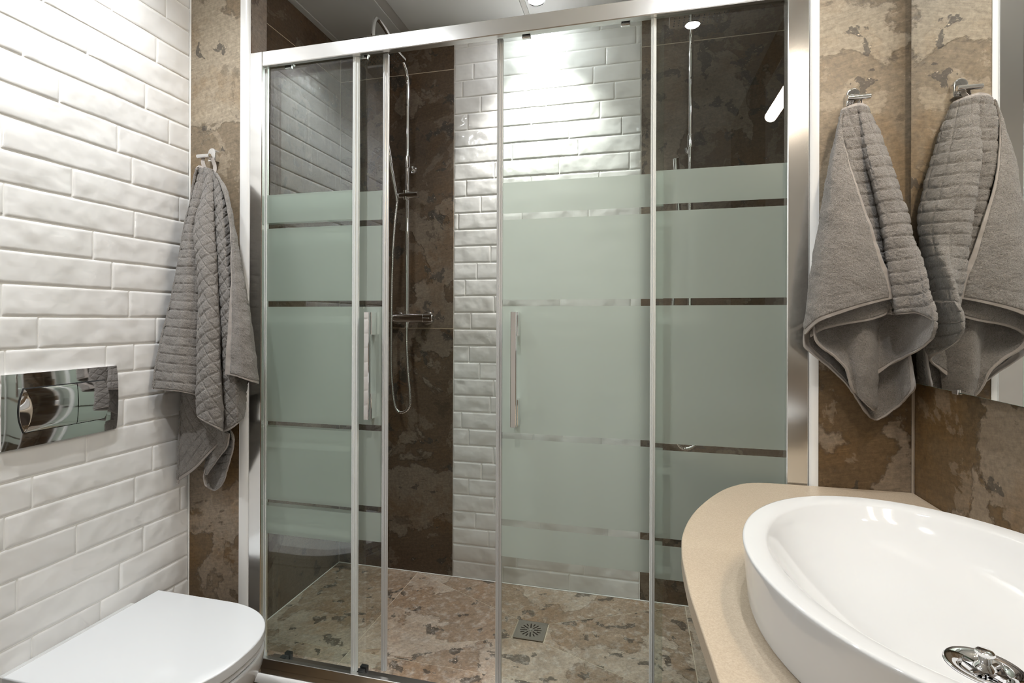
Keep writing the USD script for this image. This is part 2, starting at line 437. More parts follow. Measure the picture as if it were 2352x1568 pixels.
def place(mesh, origin, u, v, n):
    m = mesh.copy()
    mtx = np.eye(4)
    mtx[:3, 0], mtx[:3, 1], mtx[:3, 2], mtx[:3, 3] = u, v, n, origin
    m.apply_transform(mtx)
    if np.linalg.det(mtx[:3, :3]) < 0:
        m.invert()
    return m


def joints(known, lo, hi, rng, step=0.3027):
    """All joint positions of a course between lo and hi: those measured, and full tiles beyond them."""
    js = []
    for k in sorted(known):
        if not js or k - js[-1] > 0.03:
            js.append(k)
    if not js:
        js = [lo + rng.uniform(0.04, step - 0.02)]
    while js[0] - step > lo + 0.02:
        js.insert(0, js[0] - step)
    while js[-1] + step < hi - 0.015:
        js.append(js[-1] + step)
    out = [js[0]]
    for k in js[1:]:
        while k - out[-1] > step + 0.06:
            out.append(out[-1] + step)
        out.append(k)
    return [j for j in out if lo + 0.012 < j < hi - 0.012]


LEFT_J = {-4: [1.28], -3: [1.112], -2: [1.248], -1: [1.049], 0: [0.903, 1.213], 1: [0.982, 1.292], 2: [1.13], 3: [0.86, 1.172], 4: [1.013, 1.329], 5: [0.866, 1.18], 6: [1.065], 7: [1.116], 8: [1.165], 9: [0.937, 1.25],
          10: [0.87, 1.101, 1.18], 11: [0.99, 1.28], 12: [1.151], 13: [1.05], 14: [0.926, 1.24], 15: [0.87, 1.185], 16: [1.026, 1.338], 17: [0.895, 1.211], 18: [1.141], 19: [0.926, 1.088], 20: [1.315]}
BACK_J = {0: [1.118], 1: [0.881, 1.182], 2: [0.748], 3: [0.685, 0.985, 1.286], 4: [0.774], 6: [0.714], 8: [0.651], 9: [0.616], 10: [0.754], 12: [0.703], 13: [0.652], 15: [0.661], 16: [0.771], 18: [0.688], 19: [0.753],
          21: [0.598, 0.898, 1.197], 22: [0.706], 23: [0.636], 24: [0.77, 1.068, 1.37], 25: [0.853, 1.152], 26: [1.109, 1.337], 27: [0.641, 0.941, 1.244], 28: [0.704, 1.008, 1.306], 29: [0.616, 0.914, 1.215], 30: [0.669, 0.973, 1.269], 31: [1.097, 1.396]}
PITCH, GAP = 0.0763, 0.0022

rng = np.random.default_rng(11)
wall_left = thing('wall_left', 'left bathroom wall of glossy hand-made white brick tiles in running bond', **STRUCT)
obj('grout_bed', cbox(-0.12, -0.0026, YFRONT, YW, ZF, ZC, 0), 'grout', wall_left)
for k in range(-9, 26):
    z1 = min(1.8764 - PITCH * k, ZC - 0.001)
    z0 = max(1.8764 - PITCH * (k + 1), ZF)
    if z1 - z0 < 0.012:
        continue
    js = [0.0] + joints(LEFT_J.get(k, []), 0.0, YW, rng) + [YW]
    for a, b in zip(js[:-1], js[1:]):
        m = glazed_tile(b - a - GAP, z1 - z0 - GAP, int(rng.integers(1 << 30)))
        obj('tile', place(m, (0, a + GAP / 2, z0 + GAP / 2), (0, 1, 0), (0, 0, 1), (1, 0, 0)), 'white_tile', wall_left, smooth=40)

wall_shower_left = thing('wall_shower_left', 'left side wall of the shower clad in large dark rusty stone tiles', **STRUCT)
obj('grout_bed', cbox(-0.12, XS - 0.0006, YW, YB + 0.1, ZF, ZC, 0), 'stone_grout', wall_shower_left)
ROWS = [(0.0, ZMID), (ZMID, ZMID + 1.2), (ZMID + 1.2, ZC)]
for z0, z1 in ROWS:
    slab(wall_shower_left, 'stone_tile', XS - 0.012, XS, YN + 0.0015, YB - 0.0015, z0 + 0.0012, z1 - 0.0012, 'slate_dark_shaded')

wall_back = thing('wall_back', 'back wall of the shower, dark stone tiles either side of a white brick tile column', **STRUCT)
obj('grout_bed', cbox(-0.1, XR + 0.1, YB + 0.0026, YB + 0.12, ZF, ZC, 0), 'grout', wall_back)
W0, W1 = 0.5764, 1.4172
for x0, x1 in ((XS, W0), (W1, XR)):
    for z in (ZMID, ZMID + 1.2):
        obj('joint', cbox(x0, x1, YB + 0.0006, YB + 0.01, z - 0.003, z + 0.003, 0), 'stone_grout', wall_back)
for x0, x1 in ((XS, W0), (W1, XR)):
    for z0, z1 in ROWS:
        slab(wall_back, 'stone_tile', x0 + 0.0012, x1 - 0.0012, YB, YB + 0.012, z0 + 0.0012, z1 - 0.0012, 'slate_dark_shaded')
for k in range(33):
    z0, z1 = PITCH * k, min(PITCH * (k + 1), ZC - 0.001)
    if z1 - z0 < 0.012:
        continue
    js = [W0] + joints(BACK_J.get(k, []), W0, W1, rng) + [W1]
    for a, b in zip(js[:-1], js[1:]):
        m = glazed_tile(b - a - GAP, z1 - z0 - GAP, int(rng.integers(1 << 30)))
        obj('tile', place(m, (a + GAP / 2, YB, z0 + GAP / 2), (1, 0, 0), (0, 0, 1), (0, -1, 0)), 'white_tile', wall_back, smooth=40)

wall_right = thing('wall_right', 'right bathroom wall of rusty brown stone tiles behind the mirror and washbasin', **STRUCT)
obj('grout_bed', cbox(XR + 0.0006, XR + 0.12, YFRONT, YB + 0.1, ZF, ZC, 0), 'stone_grout', wall_right)
for y0, y1 in ((YFRONT, 0.166), (0.166, YW), (YN, YB)):
    for z0, z1 in ((ZF, ZMID), (ZMID, ZMID + 1.2), (ZMID + 1.2, ZC)):
        slab(wall_right, 'stone_tile', XR, XR + 0.012, y0 + 0.0015, y1 - 0.0015, z0 + 0.0012, z1 - 0.0012, 'slate_rust' if y1 < 1.4 else 'slate_dark_shaded')

obj('corner_sealant', cbox(-0.001, 0.0045, YW - 0.0045, YW + 0.001, ZF, ZC, 0.0018), 'grout', wall_left)
obj('corner_sealant', cbox(XR - 0.0055, XR + 0.001, YW - 0.0055, YW + 0.001, ZF, ZC, 0.002), 'sealant', wall_right)
wall_front = thing('wall_front', 'plain plastered wall behind the viewer', **STRUCT)
obj('plaster_face', cbox(-0.12, XR + 0.12, YFRONT - 0.12, YFRONT, ZF, ZC, 0), 'plaster', wall_front)

# the two short piers that carry the shower screen
for side, x0, x1, m in (('left', XS, XN, 'slate_tan_lit'), ('right', XM, XR, 'slate_tan_lit')):
    w = thing(f'wall_pier_{side}', f'narrow {side} pier of tan and brown stone tile beside the shower screen', **STRUCT)
    obj('core', cbox(x0 + 0.0005, x1 - 0.012 if side == 'left' else x1 - 0.001, YW + 0.010, YN - 0.01, ZF, ZC, 0) if side == 'left' else cbox(x0 + 0.012, x1 - 0.001, YW + 0.010, YN - 0.01, ZF, ZC, 0), 'stone_grout', w)
    tx = (0.001, XN - 0.0265) if side == 'left' else (XM + 0.0172, XR - 0.004)
    for z0, z1 in ((ZF, ZMID), (ZMID, ZC)):
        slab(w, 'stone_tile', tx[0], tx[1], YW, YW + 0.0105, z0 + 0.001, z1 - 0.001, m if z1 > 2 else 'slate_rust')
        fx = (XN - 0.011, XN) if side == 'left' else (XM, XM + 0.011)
        slab(w, 'stone_tile', fx[0], fx[1], YW + 0.014, YN, z0 + 0.001, z1 - 0.001, 'slate_dark_shaded')
        slab(w, 'stone_tile', x0, x1 - 0.0115 if side == 'left' else x1, YN - 0.011, YN, z0 + 0.001, z1 - 0.001, 'slate_dark_shaded') if side == 'left' else slab(w, 'stone_tile', x0 + 0.0115, x1, YN - 0.011, YN, z0 + 0.001, z1 - 0.001, 'slate_dark_shaded')


def quarter_trim(x_in, x_out, z0, z1):
    """A vertical white edge profile, rounded on the corner: x_in at the tile, x_out at the opening."""
    s = 1 if x_out > x_in else -1
    w, dpt = abs(x_out - x_in), 0.0125
    a = np.linspace(0, np.pi / 2, 9)
    pts = [(x_in, YW + dpt), (x_in, YW - 0.001)] + [(x_in + s * w * math.sin(t), YW - 0.001 + dpt * (1 - math.cos(t))) for t in a] + [(x_out, YW + dpt)]
    return prism(Polygon(pts).buffer(0), z0, z1)


ZKB = 0.0835                                                           # top of the kerb
o = obj('trim_1', quarter_trim(XN - 0.0265, XN, ZF, ZC), 'white_profile')
tag(o, 'white rounded edge profile up the left pier beside the grey towel', **STRUCT)
o = obj('trim_2', quarter_trim(XM + 0.0172, XM, ZF, ZC), 'white_profile')
tag(o, 'white rounded edge profile up the right pier beside the shower screen', **STRUCT)

kerb = thing('kerb', 'low stone kerb under the shower screen with a white rounded nosing', **STRUCT)
obj('core', cbox(XN, XM, YW + 0.012, YN - 0.012, ZF, ZKB - 0.011, 0), 'stone_grout', kerb)
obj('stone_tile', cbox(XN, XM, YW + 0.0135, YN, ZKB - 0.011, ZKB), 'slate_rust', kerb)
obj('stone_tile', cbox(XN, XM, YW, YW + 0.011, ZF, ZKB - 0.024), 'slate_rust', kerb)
obj('stone_tile', cbox(XN, XM, YN - 0.011, YN, ZF, ZKB - 0.0115), 'slate_dark_shaded', kerb)
a = np.linspace(0, np.pi / 2, 9)
np_ = [(YW + 0.0125, ZKB - 0.0235)] + [(YW + 0.0125 - 0.0135 * math.cos(t), ZKB - 0.0235 + 0.0235 * math.sin(t)) for t in a]
nose = prism(Polygon(np_).buffer(0), 0, XM - XN)
nose.apply_transform(np.array([[0, 0, 1, XN], [1, 0, 0, 0], [0, 1, 0, 0], [0, 0, 0, 1.0]]))
obj('nosing', nose, 'white_profile', kerb)

# shower floor: four falls to the drain, border strips round them
DX, DY, ZD = 1.008, 1.943, -0.010
shower_floor = thing('floor_shower', 'shower floor of light rusty stone tiles cut in four falls to the drain', **STRUCT)
FLOOR_GROUT = []
FX0, FX1, FY0 = 0.4045, 1.600, 1.6575


def floor_piece(pts, name='stone_tile'):
    """A flat tile with the given top corners (3D), 9 mm thick."""
    pts = np.array(pts, float)
    c = pts[:, :2].mean(0)
    P2 = Polygon(pts[:, :2]).buffer(-0.0013, join_style=2)
    r = np.array(P2.exterior.coords)[:-1]
    FLOOR_GROUT.append(pts)
    A = np.c_[pts[:, :2], np.ones(len(pts))]
    co = np.linalg.lstsq(A, pts[:, 2], rcond=None)[0]
    z = np.c_[r, np.ones(len(r))] @ co
    n = len(r)
    v = np.vstack([np.c_[r, z], np.c_[r, z - 0.009]])
    f = [[0, k, k + 1] for k in range(1, n - 1)] + [[n, n + k + 1, n + k] for k in range(1, n - 1)]
    for k in range(n):
        b = (k + 1) % n
        f += [[k, k + n, b], [b, k + n, b + n]]
    m = trimesh.Trimesh(v, f, process=False)
    m.fix_normals()
    return obj(name, m, 'slate_floor_lit', shower_floor, smooth=False)


h = 0.062                                                                # half of the drain's cut-out
dz = ZD + 0.0012
cs = {'nw': (FX0, YB), 'ne': (FX1, YB), 'se': (FX1, FY0), 'sw': (FX0, FY0)}
dn = {'nw': (DX - h, DY + h), 'ne': (DX + h, DY + h), 'se': (DX + h, DY - h), 'sw': (DX - h, DY - h)}
for a, b in (('nw', 'ne'), ('ne', 'se'), ('se', 'sw'), ('sw', 'nw')):
    floor_piece([(*cs[a], 0), (*cs[b], 0), (*dn[b], dz), (*dn[a], dz)])
floor_piece([(XS, FY0, 0), (FX0, FY0, 0), (FX0, YB, 0), (XS, YB, 0)])
floor_piece([(FX1, FY0, 0), (XR, FY0, 0), (XR, YB, 0), (FX1, YB, 0)])
for x0, x1 in ((XS, FX0), (FX0, FX1), (FX1, XR)):
    floor_piece([(x0, YN, 0), (x1, YN, 0), (x1, FY0, 0), (x0, FY0, 0)])

gv, gf = [], []
for pts in FLOOR_GROUT:
    o_ = len(gv)
    gv += [(x, y, z - 0.0007) for x, y, z in pts]
    gf += [[o_, o_ + k + 1, o_ + k] for k in range(1, len(pts) - 1)]
g_ = trimesh.Trimesh(gv, gf, process=False)
obj('grout_bed', cat(g_, cbox(XS, XR, YN, YB, ZF - 0.05, -0.0125, 0)), 'floor_grout', shower_floor, smooth=False)
for b in ((XS, XS + 0.004, YN, YB), (XR - 0.004, XR, YN, YB), (XS, XR, YB - 0.004, YB)):
    obj('sealant_bead', cbox(*b, -0.001, 0.0035, 0.0015), 'grout', shower_floor)

floor = thing('floor', 'bathroom floor of brown stone tiles below the kerb', **STRUCT)
obj('grout_bed', cbox(-0.1, XR + 0.1, YFRONT, YW + 0.01, ZF - 0.06, ZF - 0.003, 0), 'stone_grout', floor)
for x0, x1 in ((0, 0.62), (0.62, 1.22), (1.22, XR)):
    for y0, y1 in ((YFRONT, -0.4), (-0.4, 0.2), (0.2, 0.8), (0.8, YW)):
        slab(floor, 'stone_tile', x0 + 0.0012, x1 - 0.0012, y0 + 0.0012, y1 - 0.0012, ZF - 0.012, ZF, 'slate_rust')

ceiling = thing('ceiling', 'ceiling of pale grey lining panels with recessed joint strips', **STRUCT)
obj('batten', cbox(-0.12, XR + 0.12, YFRONT - 0.1, YB + 0.12, ZC + 0.006, ZC + 0.08, 0), 'ceiling_joint', ceiling)
for x0, x1 in ((0.018, 0.336), (0.381, 0.921), (0.944, 1.485), (1.508, XR - 0.018)):
    obj('panel', cbox(x0, x1, YFRONT, YB - 0.018, ZC, ZC + 0.008, 0.0015), 'ceiling_white', ceiling)
for b in ((XS, 0.017, YFRONT, YB), (XR - 0.017, XR, YFRONT, YB), (0.017, XR - 0.017, YB - 0.017, YB)):
    obj('edge_trim', cbox(*b, ZC - 0.003, ZC + 0.006, 0.001), 'ceiling_white', ceiling)
for x0, x1 in ((0.337, 0.380), (0.922, 0.943), (1.486, 1.507)):
    obj('joint_strip', cbox(x0, x1, YFRONT, YB - 0.018, ZC + 0.003, ZC + 0.007, 0.0005), 'ceiling_joint', ceiling)

# ------------------------------------------------------------------ lamps


def downlight(x, y, label, power, angle, grp, color=(0.96, 0.985, 1.0)):
    t = thing('ceiling_spotlight', label, 'spotlight', grp, loc=(x, y, ZC))
    prof = np.array([[0.030, -0.0005], [0.036, -0.0005], [0.0370, -0.003], [0.036, -0.005], [0.034, -0.0058], [0.031, -0.003], [0.030, -0.0005]])
    obj('bezel', trimesh.creation.revolve(prof, sections=40), 'chrome_soft', t)
    dome_ = np.array([[0, -0.009], [0.012, -0.0085], [0.022, -0.007], [0.029, -0.0045], [0.030, -0.0006], [0, -0.0006]])
    obj('bulb', trimesh.creation.revolve(dome_, sections=32), 'led_cool', t)
    s = UsdLux.SphereLight.Define(stage, pathof(t) + '/beam')
    s.CreateRadiusAttr(0.02)
    s.CreateIntensityAttr(power)
    s.CreateColorAttr(Gf.Vec3f(*color))
    s.AddTranslateOp().Set(Gf.Vec3d(0, 0, -0.035))
    sh = UsdLux.ShapingAPI.Apply(s.GetPrim())
    sh.CreateShapingConeAngleAttr(angle)
    sh.CreateShapingConeSoftnessAttr(1.0)
    return t


S = 2600.0 * SPOT_POWER
GS = 'ceiling spotlights'
downlight(0.992, 2.096, 'lit spotlight in the shower ceiling above the white tile column', 1.8 * S * SHOWER_POWER, 48, GS, (1.0, 1.0, 0.955))
downlight(1.640, 0.362, 'ceiling spotlight above the washbasin', 0.40 * S, 60, GS)
downlight(0.300, 0.900, 'ceiling spotlight above the toilet near the tiled wall', 1.05 * S, 60, GS)
downlight(1.640, 0.980, 'ceiling spotlight above the washbasin end next to the right pier', 0.48 * S, 60, GS)
downlight(0.380, 0.30, 'ceiling spotlight by the left wall behind the toilet', 1.0 * S, 60, GS)

# ------------------------------------------------------------------ shower screen
GLY = YD + 0.020                                                          # front face of the fixed panes
SLY = YD + 0.046                                                          # front face of the sliding panes
TG = 0.006
Z0, Z1 = 0.125, 2.000
BANDS = [(1.577, 1.489), (1.471, 1.2435), (1.2250, 0.8655), (0.8480, 0.6185), (0.5995, 0.5120)]
screen = thing('shower_screen', 'aluminium framed shower screen with two fixed panes and two sliding doors with frosted stripes', 'shower screen')
PW = 0.0446


def post(x0, x1):
    return cbox(x0, x1, YD, YD + 0.034, ZKB, 2.0215, 0.002)


obj('post', post(XN, XN + PW), 'aluminium', screen)
obj('post', post(1.7567, XM - 0.001), 'aluminium', screen)
obj('top_rail', cat(cbox(XN + PW, 1.7567, YD, YD + 0.016, 1.976, 2.0215, 0.002), cbox(XN + PW, 1.7567, YD + 0.030, YD + 0.066, 1.999, 2.0215, 0.002), cbox(XN + PW, 1.7567, YD + 0.01, YD + 0.06, 2.010, 2.0205, 0.001)), 'aluminium_rail', screen)
obj('bottom_rail', cat(cbox(XN + PW, 1.7567, YD, YD + 0.066, ZKB, 0.104, 0.002), cbox(XN + PW, 1.7567, YD, YD + 0.014, 0.10, 0.1313, 0.0015)), 'aluminium_rail', screen)


def pane(name, x0, x1, y, label, z0=Z0, z1=Z1):
    p = obj(name, cbox(x0, x1, y, y + TG, z0, z1, 0.0008), 'clear_glass', screen, label=label, smooth=False)
    for zt, zb in BANDS:
        obj('frosted_band', trimesh.Trimesh([[x0 + 0.0008, y - 0.0003, zb], [x1 - 0.0008, y - 0.0003, zb], [x1 - 0.0008, y - 0.0003, zt], [x0 + 0.0008, y - 0.0003, zt]], [[0, 1, 2], [0, 2, 3]], process=False), 'frosted_glass', p, smooth=False)
    return p


def handle(p, x):
    """A square chrome bar standing off the glass on two blocks, with the matching blocks inside."""
    zt, zb, y = 1.2085, 0.8890, SLY
    obj('handle', cat(cbox(x - 0.008, x + 0.008, y - 0.044, y - 0.026, zb, zt, 0.0012), cbox(x - 0.008, x + 0.010, y - 0.030, y - 0.0005, zt - 0.068, zt, 0.0012), cbox(x - 0.008, x + 0.010, y - 0.030, y - 0.0005, zb, zb + 0.076, 0.0012),
                      cbox(x - 0.008, x + 0.008, y + TG + 0.001, y + TG + 0.020, zt - 0.068, zt, 0.0012), cbox(x - 0.008, x + 0.008, y + TG + 0.001, y + TG + 0.020, zb, zb + 0.068, 0.0012)), 'chrome', p)


def edge_profile(x, y, w=0.019, zt=1.995):
    """A ribbed aluminium and rubber profile on the free edge of a pane."""
    return cat(cbox(x - w / 2, x - w / 2 + w * 0.33, y - 0.003, y + TG + 0.003, Z0, zt, 0.0012), cbox(x - w * 0.20, x + w * 0.16, y - 0.005, y + TG + 0.004, Z0, zt, 0.0018), cbox(x + w * 0.10, x + w / 2, y - 0.002, y + TG + 0.003, Z0, zt, 0.0012))


left_fixed = pane('fixed_pane', XN + PW - 0.012, 0.5848, GLY, 'left fixed pane with frosted stripes')
obj('edge_seal', edge_profile(0.5755, GLY, 0.019), 'seal', left_fixed)
obj('wall_seal', cbox(XN + PW + 0.0005, XN + PW + 0.005, GLY - 0.003, GLY - 0.0005, Z0, 1.976, 0.0008), 'seal', left_fixed)
right_fixed = pane('fixed_pane', 1.4355, 1.7567 + 0.012, GLY, 'right fixed pane with frosted stripes')
obj('edge_seal', edge_profile(1.4415, GLY, 0.0135), 'seal', right_fixed)
left_door = pane('sliding_door', 0.2235, 0.668, SLY, 'left sliding door pushed open behind the fixed pane')
obj('edge_profile', edge_profile(0.6605, SLY, 0.0165, 1.99), 'profile_satin', left_door)
handle(left_door, 0.6225)
right_door = pane('sliding_door', 1.0125, 1.4695, SLY, 'right sliding door drawn half across the opening')
obj('edge_profile', edge_profile(1.0185, SLY, 0.0165, 1.99), 'profile_satin', right_door)
handle(right_door, 1.0702)
for d, xs in ((left_door, (0.3269, 0.5911)), (right_door, (1.0964, 1.3689))):
    for x in xs:
        obj('roller', cat(cbox(x - 0.012, x + 0.012, SLY - 0.010, SLY - 0.0003, 1.978, 1.990, 0.001), cbox(x - 0.009, x + 0.009, SLY - 0.0108, SLY - 0.009, 1.9795, 1.984, 0.0003), cyl((x, SLY + TG, 2.001), (x, SLY + TG + 0.012, 2.001), 0.008)), 'chrome', d)
for x in (0.3187, 0.5867):
    obj('floor_guide', cat(cbox(x - 0.010, x + 0.013, SLY - 0.016, SLY - 0.001, 0.104, 0.121, 0.001), cbox(x - 0.010, x + 0.013, SLY + TG + 0.001, SLY + TG + 0.014, 0.104, 0.121, 0.001), cbox(x - 0.010, x - 0.004, SLY - 0.03, SLY - 0.012, 0.104, 0.110, 0.001)), 'black_rubber', left_door)

# ------------------------------------------------------------------ drain
dr = thing('floor_drain', 'square stainless floor drain with radial slots in the shower floor', 'drain', loc=(DX, DY, ZD))
plate = sbox(-0.058, -0.058, 0.058, 0.058).buffer(-0.003).buffer(0.003)
for k in range(16):
    L0 = 0.014 if k % 2 == 0 else 0.026
    s_ = sbox(L0, -0.0019, 0.041, 0.0019).buffer(0.0006)
    plate = plate.difference(affinity.rotate(s_, k * 22.5 + 8, origin=(0, 0)))
obj('grate', prism(plate, 0.0012, 0.004), 'steel', dr)
obj('pan', cbox(-0.054, 0.054, -0.054, 0.054, -0.0035, 0.0005, 0), 'painted_shade', dr)
obj('screw', cat(cyl((0, 0, 0.004), (0, 0, 0.0062), 0.006), moved(trimesh.creation.annulus(0.0018, 0.0035, 0.0006), 0, 0, 0.0064)), 'chrome', dr)

# ------------------------------------------------------------------ shower columns


def shower_column(x0, label, drop, zs):
    t = thing('shower_column', label, 'shower', 'chrome shower columns', loc=(x0, YB, 0))
    y = -0.060
    obj('riser', cat(cyl((0, y, 1.215), (0, y, 1.905), 0.0105), cyl((0, y, 1.90), (0, y, 2.20), 0.009)), 'chrome', t)
    obj('collar', cat(cyl((0, y, 1.885), (0, y, 1.935), 0.0135), cyl((0, y, 1.935), (0, y, 1.942), 0.0115)), 'chrome', t)
    wb = obj('wall_bracket', cat(cyl((0, -0.0005, 1.893), (0, -0.010, 1.893), 0.021, r2=0.017), cyl((0, -0.009, 1.893), (0, y + 0.008, 1.893), 0.008)), 'chrome', t)
    arm = spline([(0, y, 2.195), (0, y, 2.27), (0, y - 0.018, 2.325), (0, y - 0.07, 2.362), (0, y - 0.17, 2.395), (0, y - 0.25, 2.412), (0, y - 0.295, 2.405), (0, y - 0.315, 2.375), (0, y - 0.318, 2.31)], 60)
    obj('arm', cat(tube(arm, 0.0092, 16), cyl((0, y - 0.318, 2.268), (0, y - 0.318, 2.315), 0.013, r2=0.0105)), 'chrome', t)
    hd = bevel_prism(np.array(sbox(-0.10, -0.10, 0.10, 0.10).buffer(-0.012).buffer(0.012).exterior.coords)[:-1], 2.256, 2.266, 0.002, bottom=True)
    head = obj('rain_head', moved(hd, 0, y - 0.318, 0), 'chrome', t)
    noz = cat(*[moved(trimesh.creation.cone(0.0028, 0.004, sections=8), i * 0.0165, y - 0.318 + j * 0.0165, 0).apply_transform(np.array([[1, 0, 0, 0], [0, 1, 0, 0], [0, 0, -1, 2.2565], [0, 0, 0, 1.0]])) for i in range(-5, 6) for j in range(-5, 6)])
    obj('nozzles', noz, 'black_rubber', head, kind='stuff', smooth=False)
    # slider with the hand shower
    obj('slider', cat(cyl((-0.068, y - 0.006, zs), (0.057, y - 0.006, zs), 0.0155, 28), cyl((-0.003, y - 0.006, zs - 0.022), (-0.003, y - 0.006, zs + 0.022), 0.0145)), 'chrome', t)
    tip = np.array([-0.046, y - 0.030, zs + 0.02])
    dirv = np.array([-0.016, -0.05, 0.20])
    dirv /= np.linalg.norm(dirv)
    hs = obj('hand_shower', cat(cyl(tip - 0.05 * dirv, tip + 0.13 * dirv, 0.0085, r2=0.0105), cyl(tip + 0.125 * dirv, tip + 0.205 * dirv, 0.0118, r2=0.0125)), 'chrome', t)
    # mixer bar with two wall unions
    zm, ym = 1.1945, -0.060
    mx = obj('mixer_body', cat(cyl((-0.085, ym, zm), (0.085, ym, zm), 0.0215, 32), cyl((0, ym, zm), (0, ym, zm + 0.034), 0.0125), cyl((0, ym, zm - 0.045), (0, ym, zm), 0.0105)), 'chrome', t)
    for s in (-1, 1):
        obj('temperature_knob' if s > 0 else 'flow_knob', cat(cyl((s * 0.086, ym, zm), (s * 0.128, ym, zm), 0.0225, 32), cyl((s * 0.127, ym, zm), (s * 0.131, ym, zm), 0.0165, 24), cbox(s * 0.088, s * 0.118, ym - 0.028, ym - 0.02, zm - 0.003, zm + 0.003, 0.001)), 'chrome', mx)
        obj('wall_union', cat(cyl((s * 0.075, -0.0005, zm), (s * 0.075, -0.012, zm), 0.033, 32, r2=0.028), cyl((s * 0.075, -0.01, zm), (s * 0.075, ym + 0.01, zm), 0.014)), 'chrome', mx)
    # corrugated hose from the mixer down, round and up to the hand shower
    hz = spline([(0, ym, zm - 0.045), (0.001, ym - 0.002, zm - 0.12), (0.012, ym - 0.012, zm - 0.24), (0.026, ym - 0.02, zm - 0.35 - drop * .6), (0.012, ym - 0.02, zm - 0.42 - drop), (-0.022, ym - 0.02, zm - 0.432 - drop),
                 (-0.056, ym - 0.02, zm - 0.36 - drop * .6), (-0.068, ym - 0.02, zm - 0.15), (-0.066, ym - 0.022, zm + 0.08), (-0.055, ym - 0.028, zs - 0.21), tip - 0.05 * dirv], 420)
    rr = 0.0068 + 0.0006 * np.where(np.arange(420) % 3 == 0, -1, 1)
    obj('hose', tube(hz, rr, 12), 'chrome_soft', t, smooth=60)
    return t


shower_column(0.3710, 'chrome shower column on the dark stone left of the white tile column', 0.0, 1.7585)
shower_column(1.6110, 'chrome shower column on the dark stone seen through the right fixed pane', 0.09, 1.605)

# ------------------------------------------------------------------ flush plate
fp = thing('flush_plate', 'chrome dual flush plate on the white tiled wall above the toilet', 'flush plate', loc=(0, 0.990, 0.970))
HW, HH = 0.1325, 0.0865


def patch(y0f, y1f, z0, z1, depth, edge, nz=22, ny=22):
    """A pillow sheet on the wall: y limits are functions of z; depth(y, z) gives its height off the wall; sides go down to edge."""
    zs = np.linspace(z0, z1, nz)
    P = np.array([[(0, y, z) for y in np.linspace(y0f(z), y1f(z), ny)] for z in zs])
    P[..., 0] = depth(P[..., 1], P[..., 2])
    m = grid_mesh(P)
    ring = np.r_[P[0], P[1:, -1], P[-1, -2::-1], P[-2:0:-1, 0]]
    low = ring.copy()
    low[:, 0] = edge
    g2 = cat(m, grid_mesh(np.stack([low, ring]), close_u=True))
    g2.merge_vertices()
    g2.fix_normals()
    return g2


bow = lambda z, a: a * (1 - (z / HH) ** 2)
obj('frame_plate', patch(lambda z: -HW - bow(z, 0.0015), lambda z: HW + bow(z, 0.0035), -HH, HH, lambda y, z: 0.0135 - 0.004 * (np.abs(y) / HW) ** 4 - 0.0025 * (np.abs(z) / HH) ** 4, -0.004), 'chrome', fp, smooth=35)
BH = 0.0505
lens = lambda z: 0.010 * (1 - (z / BH) ** 2)
obj('button_gap', patch(lambda z: -0.0925 - lens(z) - 0.0016, lambda z: 0.0905 + lens(z) + 0.0045, -BH - 0.0022, BH + 0.0022, lambda y, z: 0.0141 - 0.0 * y, 0.012), 'painted_shade', fp, smooth=35)  # black sheet proud of the plate, painting the shade round the buttons
barrel = lambda y, z: 0.0152 + 0.0075 * np.sqrt(np.clip(1 - (z / (BH * 1.06)) ** 2, 0, 1))
obj('flush_button', patch(lambda z: -0.0925 + lens(z) * 1.25, lambda z: 0.0205, -BH, BH, barrel, 0.0135), 'chrome', fp, smooth=35, label='large chrome flush button')
obj('flush_button', patch(lambda z: 0.0223, lambda z: 0.0905 + lens(z), -BH, BH, barrel, 0.0135), 'chrome', fp, smooth=35, label='small chrome flush button')
obj('button_cheek', patch(lambda z: -0.0925 - lens(z), lambda z: -0.0925 + lens(z) * 1.25 - 0.0004, -BH * .985, BH * .985, lambda y, z: 0.0148 + (barrel(y, z) - 0.0148) * np.clip((y + 0.0925 + lens(z)) / (2.25 * lens(z) + 1e-4), 0, 1), 0.0135), 'chrome', fp, smooth=35)

# ------------------------------------------------------------------ toilet
wc = thing('toilet', 'white wall-hung toilet with its flat lid closed below the flush plate', 'toilet', loc=(0, 1.0505, 0))
ZL = 0.3776


def dshape(length, half, back, n=40, nose=0.235, p=2.35):
    """Outline of a toilet seat: straight back and sides, superelliptic nose."""
    a = np.linspace(-np.pi / 2, np.pi / 2, n)
    x = length - nose + nose * np.sign(np.cos(a)) * np.abs(np.cos(a)) ** (2 / p)
    y = half * np.sign(np.sin(a)) * np.abs(np.sin(a)) ** (2 / p)
    r = np.c_[x, y]
    return np.vstack([[back, -half], r, [back, half]])


obj('lid', bevel_prism(dshape(0.484, 0.1945, 0.015), ZL - 0.027, ZL, 0.004, bottom=True), 'seat_white', wc, smooth=40)
obj('seat', bevel_prism(dshape(0.478, 0.190, 0.03), ZL - 0.0445, ZL - 0.0285, 0.004, bottom=True), 'seat_white', wc, smooth=40)
rows_ = []
prof = [(ZL - 0.047, 1.0, 1.0), (ZL - 0.052, 1.004, 1.004), (ZL - 0.085, 0.995, 0.985), (ZL - 0.13, 0.955, 0.93), (ZL - 0.19, 0.865, 0.83), (ZL - 0.25, 0.75, 0.72), (ZL - 0.30, 0.66, 0.64), (ZL - 0.318, 0.62, 0.61)]
base = dshape(0.482, 0.191, 0.0005)
for z, sx, sy in prof:
    rows_.append(np.c_[base[:, 0] * sx if True else 0, base[:, 1] * sy, np.full(len(base), z)])
bowl = grid_mesh(np.array(rows_), close_u=True)
n_ = len(base)
